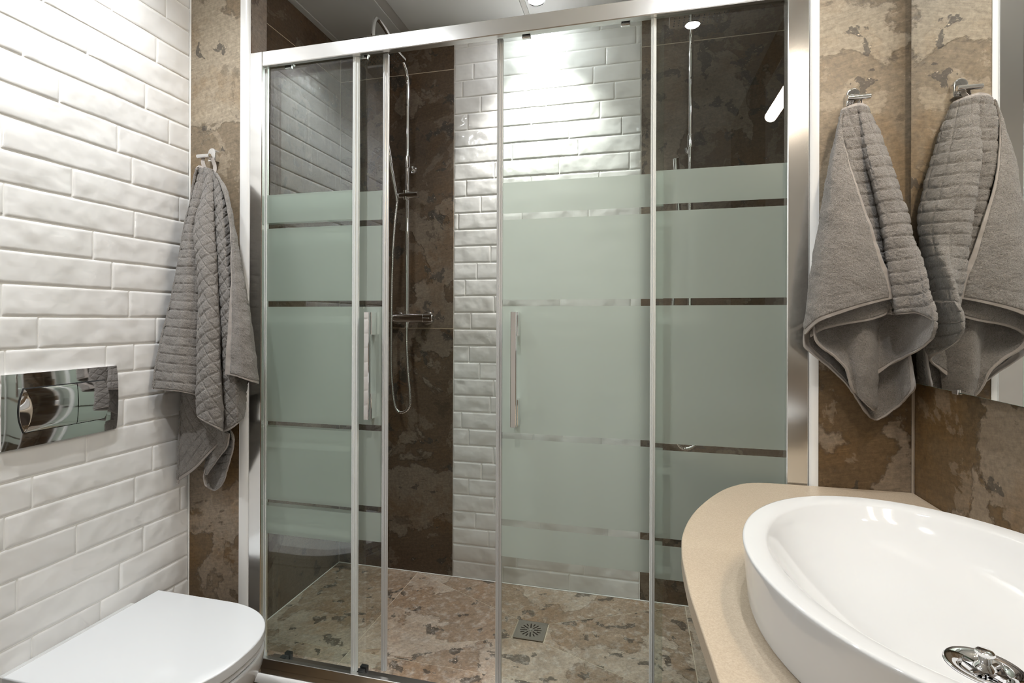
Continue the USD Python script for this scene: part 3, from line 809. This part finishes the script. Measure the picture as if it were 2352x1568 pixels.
top = trimesh.creation.triangulate_polygon(Polygon(base), engine='earcut')
bowl = cat(bowl, trimesh.Trimesh(np.c_[top[0], np.full(len(top[0]), prof[0][0])], top[1], process=False), trimesh.Trimesh(np.c_[top[0] * [prof[-1][1], prof[-1][2]], np.full(len(top[0]), prof[-1][0])], top[1][:, ::-1], process=False))
bowl.merge_vertices()
bowl.fix_normals()
obj('bowl', bowl, 'sanitary_white', wc, smooth=45)
obj('mounting_ledge', cbox(0.0005, 0.0145, -0.193, 0.122, ZL - 0.05, ZL - 0.0015, 0.002), 'sanitary_white', wc)

# ------------------------------------------------------------------ counter
edge = np.array([(1.747, YW), (1.72, 1.3655), (1.6673, 1.354), (1.628, 1.322), (1.5968, 1.2828), (1.5474, 1.1925), (1.5115, 1.1051), (1.4895, 1.0269), (1.4793, 0.9683), (1.4742, 0.8811), (1.4750, 0.797), (1.4790, 0.7284), (1.4830, 0.6713), (1.4866, 0.6229), (1.4884, 0.59), (1.492, 0.50), (1.496, 0.40), (1.50, 0.28)])
edge = curve(edge, 70)
ring = np.vstack([[XR - 0.0005, YW - 0.0005], np.minimum(edge, [9, YW - 0.0005]), [XR - 0.0005, 0.28]])
co = obj('washbasin_counter', bevel_prism(ring[::-1], ZK - 0.028, ZK, 0.003, bottom=True), 'counter_beige')
tag(co, 'beige speckled counter with a curved end under the white washbasin', 'counter')
vb = thing('vanity_cabinet', 'dark wood vanity body under the beige counter', 'cabinet', loc=(0, 0, 0))
inner = np.array(Polygon(ring).buffer(-0.07).exterior.coords)[:-1]
inner[:, 0] = np.where(inner[:, 0] > XR - 0.09, XR - 0.001, inner[:, 0])
obj('body', prism(Polygon(inner).buffer(0), 0.30, ZK - 0.0285), 'dark_wood', vb)

# ------------------------------------------------------------------ washbasin
BX, BY, BA, BB, ZR = 1.7641, 0.7321, 0.2215, 0.2786, 0.880
wb = thing('washbasin', 'white oval countertop washbasin on the beige counter', 'washbasin', loc=(BX, BY, ZK))
HR = ZR - ZK
ang = np.linspace(0, 2 * np.pi, 144, endpoint=False)


def oval(a, b, z, cx=0.0, cy=0.0):
    return np.c_[cx + a * np.cos(ang), cy + b * np.sin(ang), np.full(len(ang), z)]


rings = [oval(0.10, 0.14, 0.0003), oval(BA - 0.016, BB - 0.016, 0.0003), oval(BA - 0.0085, BB - 0.0085, 0.003), oval(BA - 0.0065, BB - 0.0065, 0.010), oval(BA - 0.0035, BB - 0.0035, 0.045), oval(BA - 0.0005, BB - 0.0005, HR - 0.007), oval(BA, BB, HR - 0.003), oval(BA - 0.0012, BB - 0.0012, HR - 0.0008), oval(BA - 0.004, BB - 0.004, HR),
         oval(BA - 0.018, BB - 0.018, HR - 0.0006), oval(BA - 0.029, BB - 0.029, HR - 0.0022), oval(BA - 0.034, BB - 0.034, HR - 0.0055)]
DRX, DRY = 0.008, -0.062                                                  # drain, off the middle
for s in np.linspace(0.06, 1, 22):
    q = 1 - s
    sh = 0.5 - 0.5 * math.cos(np.pi * s)
    dep = 0.0735 * (1 - q ** 2.6)
    k = max(q, 0.0) ** 0.92
    rings.append(oval(0.036 + (BA - 0.034 - 0.036) * k, 0.036 + (BB - 0.034 - 0.036) * k, HR - 0.0055 - dep * 0.95, DRX * sh, DRY * sh))
ctr = np.array([[DRX, DRY]])
bas = grid_mesh(np.array(rings), close_u=True)
bas.fix_normals()
if bas.vertex_normals[0][2] > 0:
    bas.invert()
obj('bowl', bas, 'sanitary_white', wb, smooth=50)
zd = float(rings[-1][0][2])
dish = np.array([[0.0355, -0.004], [0.0358, 0.0016], [0.0345, 0.0026], [0.029, 0.0022], [0.023, -0.0005], [0.020, -0.004], [0, -0.006]])
wr = obj('waste_flange', moved(trimesh.creation.revolve(dish[::-1], sections=56), DRX, DRY, zd), 'chrome', wb, smooth=40)
cross = cat(*[turned(cbox(0.003, 0.0215, -0.0026, 0.0026, -0.004, 0.0012, 0.001), k * 90 + 30, (0, 0, 1)) for k in range(4)])
stem = trimesh.creation.revolve(np.array([[0, 0.020], [0.0065, 0.020], [0.0085, 0.0185], [0.0088, 0.016], [0.0065, 0.0135], [0.0055, 0.006], [0.009, 0.003], [0.0105, 0.0005], [0, 0.0]])[::-1], sections=32)
obj('waste_plug', moved(cat(cross, stem), DRX, DRY, zd), 'chrome', wb, smooth=40)

# ------------------------------------------------------------------ mirror and its lamp
mi = thing('mirror', 'frameless wall mirror above the washbasin reflecting the right towel', 'mirror', loc=(XR + -0.0190, 0, 0))
MY0, MY1, MZ0, MZ1 = 0.12, 1.329, 1.0495, 2.30
MS = -0.0190                                                              # the mirror hangs on spacers
obj('glass', cbox(-0.0052, -0.0002, MY0, MY1, MZ0, MZ1, 0.0004), 'glass_edge', mi, smooth=False)
v_ = np.array([[-0.0054, MY0 + 0.0006, MZ0 + 0.0006], [-0.0054, MY1 - 0.0006, MZ0 + 0.0006], [-0.0054, MY1 - 0.0006, MZ1 - 0.0006], [-0.0054, MY0 + 0.0006, MZ1 - 0.0006]])
obj('silvered_face', cbox(-0.0056, -0.0053, MY0 + 0.0006, MY1 - 0.0006, MZ0 + 0.0006, MZ1 - 0.0006, 0), 'mirror_silver', mi, smooth=False)
for y in (0.35, 1.10):
    for z in (1.2, 2.15):
        obj('spacer', cyl((-0.0002, y, z), (0.0188, y, z), 0.012), 'chrome_soft', mi)
for y in (1.158, 0.30):
    obj('clip', cat(cbox(-0.0085, -0.0002, y - 0.010, y + 0.010, MZ0 - 0.004, MZ0 - 0.0003, 0.0008), cbox(-0.0085, -0.0058, y - 0.010, y + 0.010, MZ0 - 0.002, MZ0 + 0.006, 0.0008)), 'chrome', mi)

lamp = thing('mirror_lamp', 'tubular warm white lamp mounted over the mirror', 'lamp', loc=(XR - 0.10, 0.735, 2.005))
obj('tube', cat(cyl((0, -0.190, 0), (0, 0.190, 0), 0.022, 32)), 'tube_warm', lamp)
obj('holder', cat(cbox(-0.016, 0.016, -0.196, 0.196, 0.020, 0.030, 0.003), cyl((0, -0.196, 0), (0, -0.190, 0), 0.0235), cyl((0, 0.190, 0), (0, 0.196, 0), 0.0235), cbox(0, 0.0745, -0.02, 0.02, 0.022, 0.030, 0.002)), 'lamp_body', lamp)
# ------------------------------------------------------------------ hooks


def hook(px, py, label, x, z):
    t = thing('towel_hook', label, 'hook', 'chrome towel hooks', loc=(x, YW, z))
    base = Polygon([(-0.0145, -0.021), (0.0145, -0.021), (0.0145, 0.006)] + [(0.0145 * math.cos(a_), 0.006 + 0.0145 * math.sin(a_)) for a_ in np.linspace(0, np.pi, 18)] + [(-0.0145, 0.006)]).buffer(-0.002).buffer(0.002)
    r = np.array(base.exterior.coords)[:-1]
    b = bevel_prism(r, 0.0, 0.0155, 0.0025)
    b.apply_transform(np.array([[1, 0, 0, 0], [0, 0, -1, -0.0003], [0, 1, 0, 0], [0, 0, 0, 1.0]]))
    b.fix_normals()
    obj('base', b, 'chrome', t, smooth=40)
    obj('bar', cat(cbox(-0.006, 0.006, -0.046, -0.0145, -0.0185, -0.0095, 0.003), cyl((-0.0235, -0.046, -0.014), (0.0235, -0.046, -0.014), 0.0060, 20)), 'chrome', t, smooth=40)
    return t


hook(0, 0, 'chrome towel hook on the left pier', 0.0985, 1.7035)
hook(0, 0, 'chrome towel hook on the right pier beside the mirror', 1.8895, 1.7085)

# ------------------------------------------------------------------ towels
QU, QV = 0.030, 0.0265                                                     # cells of the quilting, across and along the towel


def sheet(rows, quilt=None, thick=0.006, res=0.0028, rot=0.0, hems=(), hem_w=0.0085, sub=None, q0=(0.0, 0.0), wob=0.0012, seed=0):
    """A piece of cloth through a net of points, rows from top to bottom. quilt: which face carries the quilting (+1 the face towards the viewer).
    hems: edges ('left', 'right', 'top', 'bottom') that carry the woven hem. Returns (cloth, hem) meshes with real thickness."""
    C = np.array(rows, float)
    nv, nu = C.shape[:2]
    Lu = np.linalg.norm(np.diff(C, axis=1), axis=2)
    Lv = np.linalg.norm(np.diff(C, axis=0), axis=2)
    su, sv = np.r_[0, np.cumsum(Lu.mean(0))], np.r_[0, np.cumsum(Lv.mean(1))]
    NU, NV = int(np.clip(Lu.sum(1).max() / res, 8, 260)), int(np.clip(Lv.sum(0).max() / res, 8, 300))
    U, V = np.linspace(0, su[-1], NU), np.linspace(0, sv[-1], NV)

    def interp(A):
        B = np.stack([PchipInterpolator(su, A[i], axis=0)(U) for i in range(nv)]) if nu > 2 else np.stack([np.stack([np.interp(U, su, A[i, :, c]) for c in range(3)], -1) for i in range(nv)])
        return PchipInterpolator(sv, B, axis=0)(V) if nv > 2 else np.stack([B[0] + (B[1] - B[0]) * t for t in V / sv[-1]])

    P = interp(C)
    # soften the corners of the interpolation
    for _ in range(10):
        Q = P.copy()
        Q[:, 1:-1] = 0.5 * P[:, 1:-1] + 0.25 * (P[:, :-2] + P[:, 2:])
        P = Q
        Q = P.copy()
        Q[1:-1] = 0.5 * P[1:-1] + 0.25 * (P[:-2] + P[2:])
        P = Q
    du = np.r_['1', np.zeros((NV, 1)), np.cumsum(np.linalg.norm(np.diff(P, axis=1), axis=2), axis=1)]
    dv = np.r_[np.zeros((1, NU)), np.cumsum(np.linalg.norm(np.diff(P, axis=0), axis=2), axis=0)]
    uu = du - du[:, NU // 2:NU // 2 + 1]
    uu = 0.5 * uu + 0.5 * (U - U[NU // 2])[None]
    vv = 0.5 * dv + 0.5 * V[:, None]
    c, s = math.cos(math.radians(rot)), math.sin(math.radians(rot))
    qu, qv = c * uu - s * vv + q0[0], s * uu + c * vv + q0[1]

    def normals(P):
        a, b = np.gradient(P, axis=1), np.gradient(P, axis=0)
        n = np.cross(b, a)
        return n / np.maximum(np.linalg.norm(n, axis=2, keepdims=True), 1e-12)

    N = normals(P)
    if np.sum((EYE - P) * N) < 0:
        N = -N
    hem = np.zeros((NV, NU), bool)
    eu0, eu1, ev0, ev1 = du, du[:, -1:] - du, dv, dv[-1:] - dv
    dist = np.full((NV, NU), 9.0)
    for e in hems:
        row_ = {'left': np.tile(eu0.mean(0), (NV, 1)), 'right': np.tile(eu1.mean(0), (NV, 1)), 'top': np.tile(ev0.mean(1)[:, None], (1, NU)), 'bottom': np.tile(ev1.mean(1)[:, None], (1, NU))}[e]
        dist = np.minimum(dist, row_)
    hem = dist < hem_w
    g = np.random.default_rng(seed)
    rough = (meshkit.fbm(P * 260, 2, seed + 3) - 0.5) * 2 * wob * ~hem
    wave = (meshkit.fbm(P * 28, 3, seed + 9) - 0.5) * 0.006
    def pillow():
        a = np.abs((qu / QU) % 1 - 0.5) * QU
        b = np.abs((qv / QV) % 1 - 0.5) * QV
        a, b = QU / 2 - a, QV / 2 - b
        w = 0.0015
        cut = np.maximum(0.85 * np.exp(-(a / w) ** 2), np.exp(-(b / w) ** 2)) * 0.0023
        puff = 0.0007 * np.sqrt(np.clip(a / (QU / 2), 0, 1) * np.clip(b / (QV / 2), 0, 1))
        return np.where(hem, 0, puff - cut)
    front = thick / 2 + rough + (pillow() if quilt in (1, 2) else 0)
    back = thick / 2 + rough * 0.8 + (pillow() if quilt in (-1, 2) else 0)
    thin = np.where(dist < 0.0015, 0.55, np.where(hem, 0.62, 1.0))
    front, back = front * thin, back * thin
    Pf, Pb = P + N * (front + wave)[..., None], P - N * (back - wave)[..., None]

    def shell(mask):
        quads = mask[:-1, :-1]
        i, j = np.nonzero(quads)
        a = i * NU + j
        f = np.concatenate([np.stack([a, a + 1, a + NU + 1], -1), np.stack([a, a + NU + 1, a + NU], -1)])
        off = NV * NU
        allf = [f, f[:, ::-1] + off]
        # walls round the rim of the mask
        pad = np.pad(quads, 1)
        for di, dj, p, q in ((-1, 0, (0, 0), (0, 1)), (1, 0, (1, 1), (1, 0)), (0, -1, (1, 0), (0, 0)), (0, 1, (0, 1), (1, 1))):
            sel = quads & ~pad[1 + di:1 + di + quads.shape[0], 1 + dj:1 + dj + quads.shape[1]]
            i, j = np.nonzero(sel)
            x, y = (i + p[0]) * NU + j + p[1], (i + q[0]) * NU + j + q[1]
            allf += [np.stack([y, x, x + off], -1), np.stack([y, x + off, y + off], -1)]
        if not len(f):
            return None
        m = trimesh.Trimesh(np.vstack([Pf.reshape(-1, 3), Pb.reshape(-1, 3)]), np.concatenate(allf), process=False)
        m.remove_unreferenced_vertices()
        m.fix_normals()
        return m

    full = np.ones((NV, NU), bool)
    if not hems:
        return shell(full), None
    inner = ~hem
    return shell(inner), shell(~inner | np.zeros_like(inner))


def build_towel(t, pieces):
    cl, he = [], []
    for kw in pieces:
        kw = dict(kw)
        a, b = sheet(kw.pop('rows'), **kw)
        cl.append(a)
        if b is not None:
            he.append(b)
    obj('cloth', cat(*[m for m in cl if m is not None]), 'terry_grey', t, smooth=True)
    obj('hem', cat(*he), 'hem_grey', t, smooth=50)


def D(px, py, d):
    q = at(px, py, d=d)
    return at(px, py, x=1.981) if q[0] > 1.981 else q



X = lambda px, py, x: at(px, py, x=x)

# --- left towel: bunched on its loop, one flap against the white wall, a hem flap folded over on the right
tl = thing('towel', 'dark grey quilted towel hanging on the left pier next to the white tiles', 'towel', 'towels on the hooks')
flapL = [
    [X(452, 384, .098), D(457, 380, .048), D(463, 381, .056), D(470, 384, .054), D(480, 388, .048)],
    [X(440, 441, .080), X(443, 440, .080), D(455, 440, .072), D(467, 441, .066), D(480, 442, .055)],
    [X(423, 520, .062), X(426, 520, .062), D(437, 520, .092), D(449, 520, .080), D(465, 520, .062)],
    [X(409, 600, .048), X(412, 600, .048), D(432, 600, .112), D(453, 600, .092), D(470, 600, .068)],
    [X(394, 680, .036), X(397, 680, .036), D(426, 682, .128), D(457, 684, .102), D(474, 684, .075)],
    [X(374, 760, .028), X(377, 760, .028), D(416, 764, .142), D(456, 768, .110), D(475, 768, .082)],
    [X(357, 840, .022), X(360, 840, .022), D(407, 846, .152), D(456, 854, .118), D(475, 856, .088)],
    [X(350, 893, .020), X(354, 893, .020), D(404, 898, .158), D(454, 908, .122), D(475, 912, .090)],
]
ridges = [
    [D(466, 386, .050), D(470, 384, .056), D(480, 387, .060), D(486, 390, .058), D(489, 392, .050), D(492, 394, .056), D(494, 397, .056), D(497, 401, .046)],
    [D(470, 441, .050), D(467, 441, .068), D(478, 441, .080), D(487, 441, .074), D(491, 441, .056), D(495, 441, .068), D(506, 441, .074), D(517, 441, .050)],
    [D(462, 520, .055), D(448, 520, .086), D(468, 520, .106), D(488, 520, .096), D(494, 520, .062), D(499, 520, .082), D(514, 520, .092), D(531, 520, .055)],
    [D(468, 600, .060), D(452, 600, .102), D(472, 600, .124), D(491, 600, .112), D(498, 600, .068), D(504, 600, .094), D(520, 600, .104), D(542, 600, .060)],
    [D(474, 684, .064), D(457, 684, .114), D(478, 684, .136), D(495, 684, .124), D(502, 684, .074), D(509, 684, .102), D(528, 684, .112), D(552, 684, .060)],
    [D(474, 768, .068), D(455, 768, .122), D(479, 768, .146), D(498, 768, .132), D(504, 768, .078), D(511, 768, .106), D(534, 768, .116), D(560, 768, .058)],
    [D(474, 856, .072), D(454, 854, .128), D(480, 854, .152), D(500, 854, .138), D(507, 854, .080), D(514, 856, .108), D(540, 856, .116), D(566, 858, .056)],
    [D(473, 912, .074), D(452, 906, .130), D(480, 914, .154), D(503, 920, .140), D(510, 922, .080), D(517, 922, .106), D(544, 918, .112), D(564, 912, .054)],
    [D(474, 962, .075), D(454, 955, .128), D(478, 972, .150), D(504, 986, .138), D(512, 990, .084), D(521, 990, .100), D(545, 974, .104), D(560, 962, .056)],
]
flapR = [
    [D(491, 397, .058), D(496, 398, .062), D(499, 400, .060), D(501, 404, .048), D(498, 408, .030)],
    [D(513, 440, .078), D(517, 440, .080), D(520, 440, .076), D(519, 442, .056), D(514, 444, .034)],
    [D(528, 520, .098), D(532, 520, .098), D(536, 520, .090), D(535, 520, .066), D(528, 522, .036)],
    [D(531, 600, .112), D(540, 600, .112), D(549, 600, .098), D(552, 600, .072), D(544, 600, .038)],
    [D(529, 684, .122), D(546, 684, .122), D(561, 684, .104), D(567, 684, .076), D(556, 684, .036)],
    [D(524, 760, .128), D(552, 762, .128), D(571, 764, .108), D(579, 764, .078), D(566, 764, .034)],
    [D(520, 820, .130), D(554, 826, .130), D(577, 832, .108), D(587, 832, .078), D(572, 832, .032)],
    [D(517, 859, .130), D(556, 869, .130), D(580, 877, .108), D(592, 880, .078), D(574, 884, .030)],
]
backL = [
    [X(430, 700, .03), X(428, 700, .022), D(452, 700, .060), D(476, 700, .055), D(505, 700, .050), D(530, 700, .050)],
    [X(424, 800, .03), X(422, 800, .020), D(448, 805, .066), D(478, 808, .060), D(508, 800, .050), D(535, 790, .048)],
    [X(420, 905, .03), X(418, 905, .019), D(444, 905, .072), D(476, 905, .066), D(506, 900, .056), D(532, 890, .050)],
    [X(416, 980, .03), X(413, 980, .018), D(442, 975, .074), D(474, 970, .068), D(506, 962, .060), D(528, 950, .052)],
    [X(413, 1050, .03), X(410, 1050, .018), D(442, 1032, .072), D(474, 1010, .068), D(505, 992, .062), D(520, 980, .056)],
    [X(411, 1110, .03), X(406, 1108, .018), D(444, 1081, .068), D(480, 1043, .066), D(504, 1016, .062), D(512, 1000, .058)],
]
curlA = [
    [D(490, 975, .056), D(508, 985, .068), D(520, 992, .074), D(528, 996, .070)],
    [D(488, 1010, .052), D(503, 1014, .064), D(516, 1016, .072), D(526, 1018, .070)],
    [D(476, 1050, .046), D(486, 1052, .058), D(496, 1053, .066), D(502, 1053, .066)],
    [D(468, 1084, .040), D(471, 1088, .050), D(473, 1091, .056), D(475, 1090, .058)],
]
curlB = [
    [D(500, 985, .050), D(512, 985, .046), D(522, 985, .046), D(532, 992, .056), D(537, 1010, .066)],
    [D(490, 1025, .048), D(502, 1025, .034), D(514, 1025, .032), D(526, 1026, .046), D(536, 1030, .062)],
    [D(478, 1060, .050), D(490, 1062, .028), D(503, 1062, .024), D(517, 1062, .038), D(528, 1058, .056)],
    [D(468, 1096, .054), D(478, 1098, .028), D(491, 1098, .020), D(506, 1095, .032), D(520, 1086, .050)],
    [D(470, 1112, .054), D(480, 1118, .032), D(491, 1122, .024), D(501, 1118, .034), D(513, 1108, .046)],
    [D(474, 1117, .054), D(482, 1122, .036), D(491, 1127, .030), D(498, 1125, .036), D(506, 1117, .044)],
]
rearL = [
    [D(466, 384, .036), D(474, 388, .034), D(486, 392, .032), D(494, 396, .034), D(499, 404, .040)],
    [D(440, 520, .036), D(462, 520, .020), D(490, 520, .018), D(515, 520, .020), D(530, 520, .036)],
    [D(424, 684, .040), D(455, 684, .018), D(495, 684, .014), D(535, 684, .018), D(558, 684, .038)],
    [D(420, 850, .040), D(450, 850, .016), D(495, 850, .014), D(540, 850, .018), D(570, 850, .036)],
    [D(416, 905, .040), D(450, 915, .016), D(495, 920, .014), D(540, 915, .018), D(564, 905, .036)],
]
build_towel(tl, [
    dict(rows=rearL, quilt=-1, seed=1),
    dict(rows=backL, quilt=1, rot=38, hems=('bottom',), seed=2),
    dict(rows=flapL, quilt=1, rot=0, hems=('bottom', 'top'), hem_w=0.005, seed=3),
    dict(rows=ridges, quilt=1, rot=33, hems=('bottom',), hem_w=0.006, seed=4, res=0.0024),
    dict(rows=flapR, quilt=-1, hems=('left', 'bottom'), hem_w=0.007, seed=5),
    dict(rows=curlA, quilt=1, rot=35, hems=('right', 'bottom'), hem_w=0.0045, seed=6),
    dict(rows=curlB, quilt=1, rot=20, hems=('bottom', 'right', 'left'), hem_w=0.0045, seed=7),
])


def ribbon(pts, w, th, axis):
    """A flat woven tape along a line; axis is the direction of its width."""
    p = curve(pts, 30)
    t = np.gradient(p, axis=0)
    t /= np.linalg.norm(t, axis=1, keepdims=True)
    ax = np.asarray(axis, float)
    ax = ax - t * (t @ ax)[:, None]
    ax /= np.linalg.norm(ax, axis=1, keepdims=True)
    n = np.cross(t, ax)
    r = np.stack([p + ax * w / 2 + n * th / 2, p - ax * w / 2 + n * th / 2, p - ax * w / 2 - n * th / 2, p + ax * w / 2 - n * th / 2], 1)
    m = grid_mesh(r, close_u=True)
    e = len(r) * 4 - 4
    m = trimesh.Trimesh(m.vertices, np.vstack([m.faces, [[0, 1, 2], [0, 2, 3], [e, e + 2, e + 1], [e, e + 3, e + 2]]]), process=False)
    m.fix_normals()
    return m


HL = np.array([0.0985, YW, 1.7035])
obj('loop', ribbon([D(480, 398, .050), HL + [-0.006, -0.040, -0.014], HL + [0.0, -0.030, -0.0065], HL + [0.006, -0.022, -0.014], D(491, 398, .040)], 0.011, 0.0012, (1, 0.2, 0)), 'hem_grey', tl, smooth=40)

# --- right towel
tr = thing('towel', 'light grey quilted towel hanging on the right pier and reflected in the mirror', 'towel', 'towels on the hooks')
foldR = [
    [D(1934, 250, .050), D(1943, 246, .058), D(1956, 240, .062), D(1967, 237, .060), D(1974, 237, .062), D(1983, 239, .058), D(1991, 245, .046), D(1988, 250, .030), D(1975, 255, .018)],
    [D(1928, 300, .050), D(1940, 300, .066), D(1960, 300, .066), D(1977, 300, .062), D(1985, 300, .076), D(2000, 300, .078), D(2016, 300, .058), D(2012, 302, .034), D(1990, 305, .016)],
    [D(1930, 365, .048), D(1946, 365, .074), D(1968, 365, .070), D(1988, 365, .064), D(1998, 365, .092), D(2020, 365, .096), D(2042, 365, .068), D(2036, 367, .036), D(2006, 370, .014)],
    [D(1944, 440, .046), D(1966, 440, .080), D(1988, 440, .072), D(2007, 440, .064), D(2016, 440, .102), D(2042, 440, .108), D(2066, 440, .078), D(2058, 442, .038), D(2020, 445, .013)],
    [D(1966, 520, .046), D(1992, 520, .084), D(2010, 520, .072), D(2025, 520, .062), D(2033, 520, .106), D(2062, 520, .116), D(2090, 520, .086), D(2080, 522, .040), D(2034, 525, .013)],
    [D(1988, 600, .046), D(2014, 600, .084), D(2028, 600, .072), D(2037, 600, .060), D(2045, 600, .108), D(2078, 600, .121), X(2116, 600, 1.974), X(2104, 602, 1.978), D(2046, 605, .013)],
    [D(2010, 670, .046), D(2034, 670, .080), D(2042, 670, .070), D(2046, 670, .060), D(2054, 670, .108), D(2090, 670, .124), X(2134, 670, 1.973), X(2122, 672, 1.978), D(2056, 680, .013)],
    [D(2030, 722, .046), D(2048, 722, .076), D(2054, 722, .070), D(2056, 722, .062), D(2064, 722, .108), D(2104, 718, .124), X(2146, 738, 1.973), X(2134, 742, 1.978), D(2066, 735, .013)],
]
innerR = [
    [X(2142, 690, 1.977), X(2118, 690, 1.981), D(2085, 690, .048), D(2045, 690, .034), D(2003, 690, .036)],
    [X(2149, 722, 1.973), X(2122, 722, 1.980), D(2086, 722, .050), D(2045, 725, .034), D(2005, 725, .036)],
    [X(2150, 748, 1.973), X(2124, 762, 1.978), D(2088, 765, .054), D(2046, 775, .036), D(2006, 780, .038)],
    [X(2144, 770, 1.973), X(2122, 790, 1.976), D(2086, 802, .060), D(2046, 815, .040), D(2006, 825, .042)],
    [X(2138, 782, 1.973), X(2116, 801, 1.974), D(2075, 823, .066), D(2044, 839, .046), D(2006, 866, .044)],
]
ridgeR = [
    [D(1868, 720, .058), D(1880, 715, .034), D(1925, 700, .026), D(1962, 690, .046), D(1985, 685, .058), D(2003, 680, .050), D(2012, 678, .030)],
    [D(1869, 768, .066), D(1880, 758, .042), D(1925, 746, .032), D(1962, 741, .054), D(1985, 738, .066), D(2004, 735, .056), D(2014, 733, .030)],
    [D(1878, 790, .066), D(1890, 785, .044), D(1930, 778, .034), D(1963, 775, .056), D(1986, 775, .068), D(2005, 775, .058), D(2015, 776, .030)],
    [D(1915, 817, .064), D(1925, 815, .048), D(1945, 815, .042), D(1966, 815, .060), D(1988, 818, .070), D(2006, 820, .058), D(2016, 822, .030)],
    [D(1942, 848, .062), D(1948, 848, .052), D(1957, 850, .050), D(1972, 855, .062), D(1990, 860, .068), D(2006, 866, .056), D(2015, 868, .032)],
    [D(1953, 880, .058), D(1957, 882, .052), D(1964, 886, .052), D(1976, 892, .060), D(1992, 900, .062), D(2006, 908, .052), D(2012, 910, .034)],
    [D(1962, 900, .052), D(1967, 905, .048), D(1975, 914, .048), D(1985, 923, .054), D(1995, 934, .054), D(2006, 944, .046), D(2009, 944, .034)],
]
pendR = [
    [D(1848, 740, .040), D(1880, 730, .022), D(1930, 715, .014), D(1985, 710, .012), D(2040, 710, .012), D(2070, 715, .018), D(2086, 720, .026)],
    [D(1846, 792, .046), D(1872, 780, .026), D(1930, 765, .016), D(1985, 765, .013), D(2040, 770, .013), D(2072, 785, .020), D(2090, 800, .030)],
    [D(1872, 819, .046), D(1888, 812, .030), D(1930, 805, .018), D(1985, 810, .014), D(2040, 825, .014), D(2074, 845, .022), D(2099, 862, .044)],
    [D(1908, 846, .044), D(1920, 842, .032), D(1945, 842, .020), D(1988, 855, .015), D(2035, 872, .015), D(2074, 885, .024), D(2103, 889, .050)],
    [D(1952, 890, .040), D(1958, 892, .032), D(1970, 897, .022), D(1993, 908, .016), D(2025, 920, .016), D(2055, 922, .022), D(2080, 916, .032)],
    [D(1978, 930, .036), D(1982, 934, .030), D(1988, 940, .022), D(1999, 948, .017), D(2014, 954, .016), D(2030, 952, .019), D(2045, 944, .026)],
    [D(1998, 957, .030), D(2000, 959, .026), D(2002, 961, .022), D(2005, 963, .018), D(2008, 965, .016), D(2012, 965, .018), D(2016, 964, .022)],
]
underR = [                                                                 # the layer whose hem shows just below the flap
    [D(1880, 560, .044), D(1900, 560, .056), D(1945, 560, .072), D(1985, 560, .076), D(2022, 560, .066)],
    [D(1864, 660, .046), D(1886, 655, .058), D(1935, 650, .078), D(1990, 645, .084), D(2040, 640, .070)],
    [D(1858, 735, .050), D(1880, 725, .062), D(1935, 712, .080), D(1995, 700, .086), D(2052, 680, .070)],
    [D(1862, 775, .054), D(1886, 759, .064), D(1936, 746, .080), D(2000, 735, .084), D(2034, 722, .078), D(2056, 702, .066)][:5],
]
flapRR = [
    [D(1937, 262, .030), D(1929, 270, .044), D(1930, 268, .054), D(1934, 262, .060), D(1937, 257, .060)],
    [D(1930, 300, .026), D(1924, 301, .048), D(1926, 300, .060), D(1929, 300, .066), D(1933, 299, .066)],
    [D(1920, 365, .022), D(1909, 366, .050), D(1916, 366, .072), D(1932, 366, .082), D(1949, 365, .082)],
    [D(1910, 440, .018), D(1896, 441, .052), D(1908, 441, .080), D(1938, 441, .096), D(1973, 441, .094)],
    [D(1900, 520, .016), D(1884, 520, .052), D(1902, 520, .084), D(1948, 520, .104), D(2001, 520, .098)],
    [D(1890, 600, .016), D(1868, 600, .052), D(1890, 600, .086), D(1950, 600, .108), D(2028, 600, .098)],
    [D(1880, 670, .016), D(1857, 680, .052), D(1880, 672, .084), D(1945, 655, .108), D(2050, 646, .096)],
    [D(1874, 740, .016), D(1849, 768, .050), D(1870, 745, .080), D(1938, 717, .106), D(2058, 684, .094)],
]
build_towel(tr, [
    dict(rows=pendR, quilt=-1, hems=('left', 'right', 'bottom'), hem_w=0.0085, seed=11),
    dict(rows=innerR, quilt=-1, hems=('bottom',), hem_w=0.0065, seed=12),
    dict(rows=ridgeR, quilt=-1, hems=('left', 'bottom'), hem_w=0.0045, seed=13),
    dict(rows=underR, quilt=-1, hems=('bottom',), hem_w=0.006, seed=14),
    dict(rows=foldR, quilt=1, rot=3, hems=('bottom', 'top'), hem_w=0.004, seed=15, q0=(0.004, 0.006)),
    dict(rows=flapRR, quilt=-1, hems=('right', 'bottom'), hem_w=0.0085, seed=16),
])
HR_ = np.array([1.8895, YW, 1.7085])
obj('loop', ribbon([D(1942, 262, .046), HR_ + [-0.009, -0.030, -0.030], HR_ + [-0.002, -0.032, -0.0065], HR_ + [0.008, -0.036, -0.016], D(1972, 250, .052)], 0.011, 0.0012, (0.2, 1, 0)), 'hem_grey', tr, smooth=40)
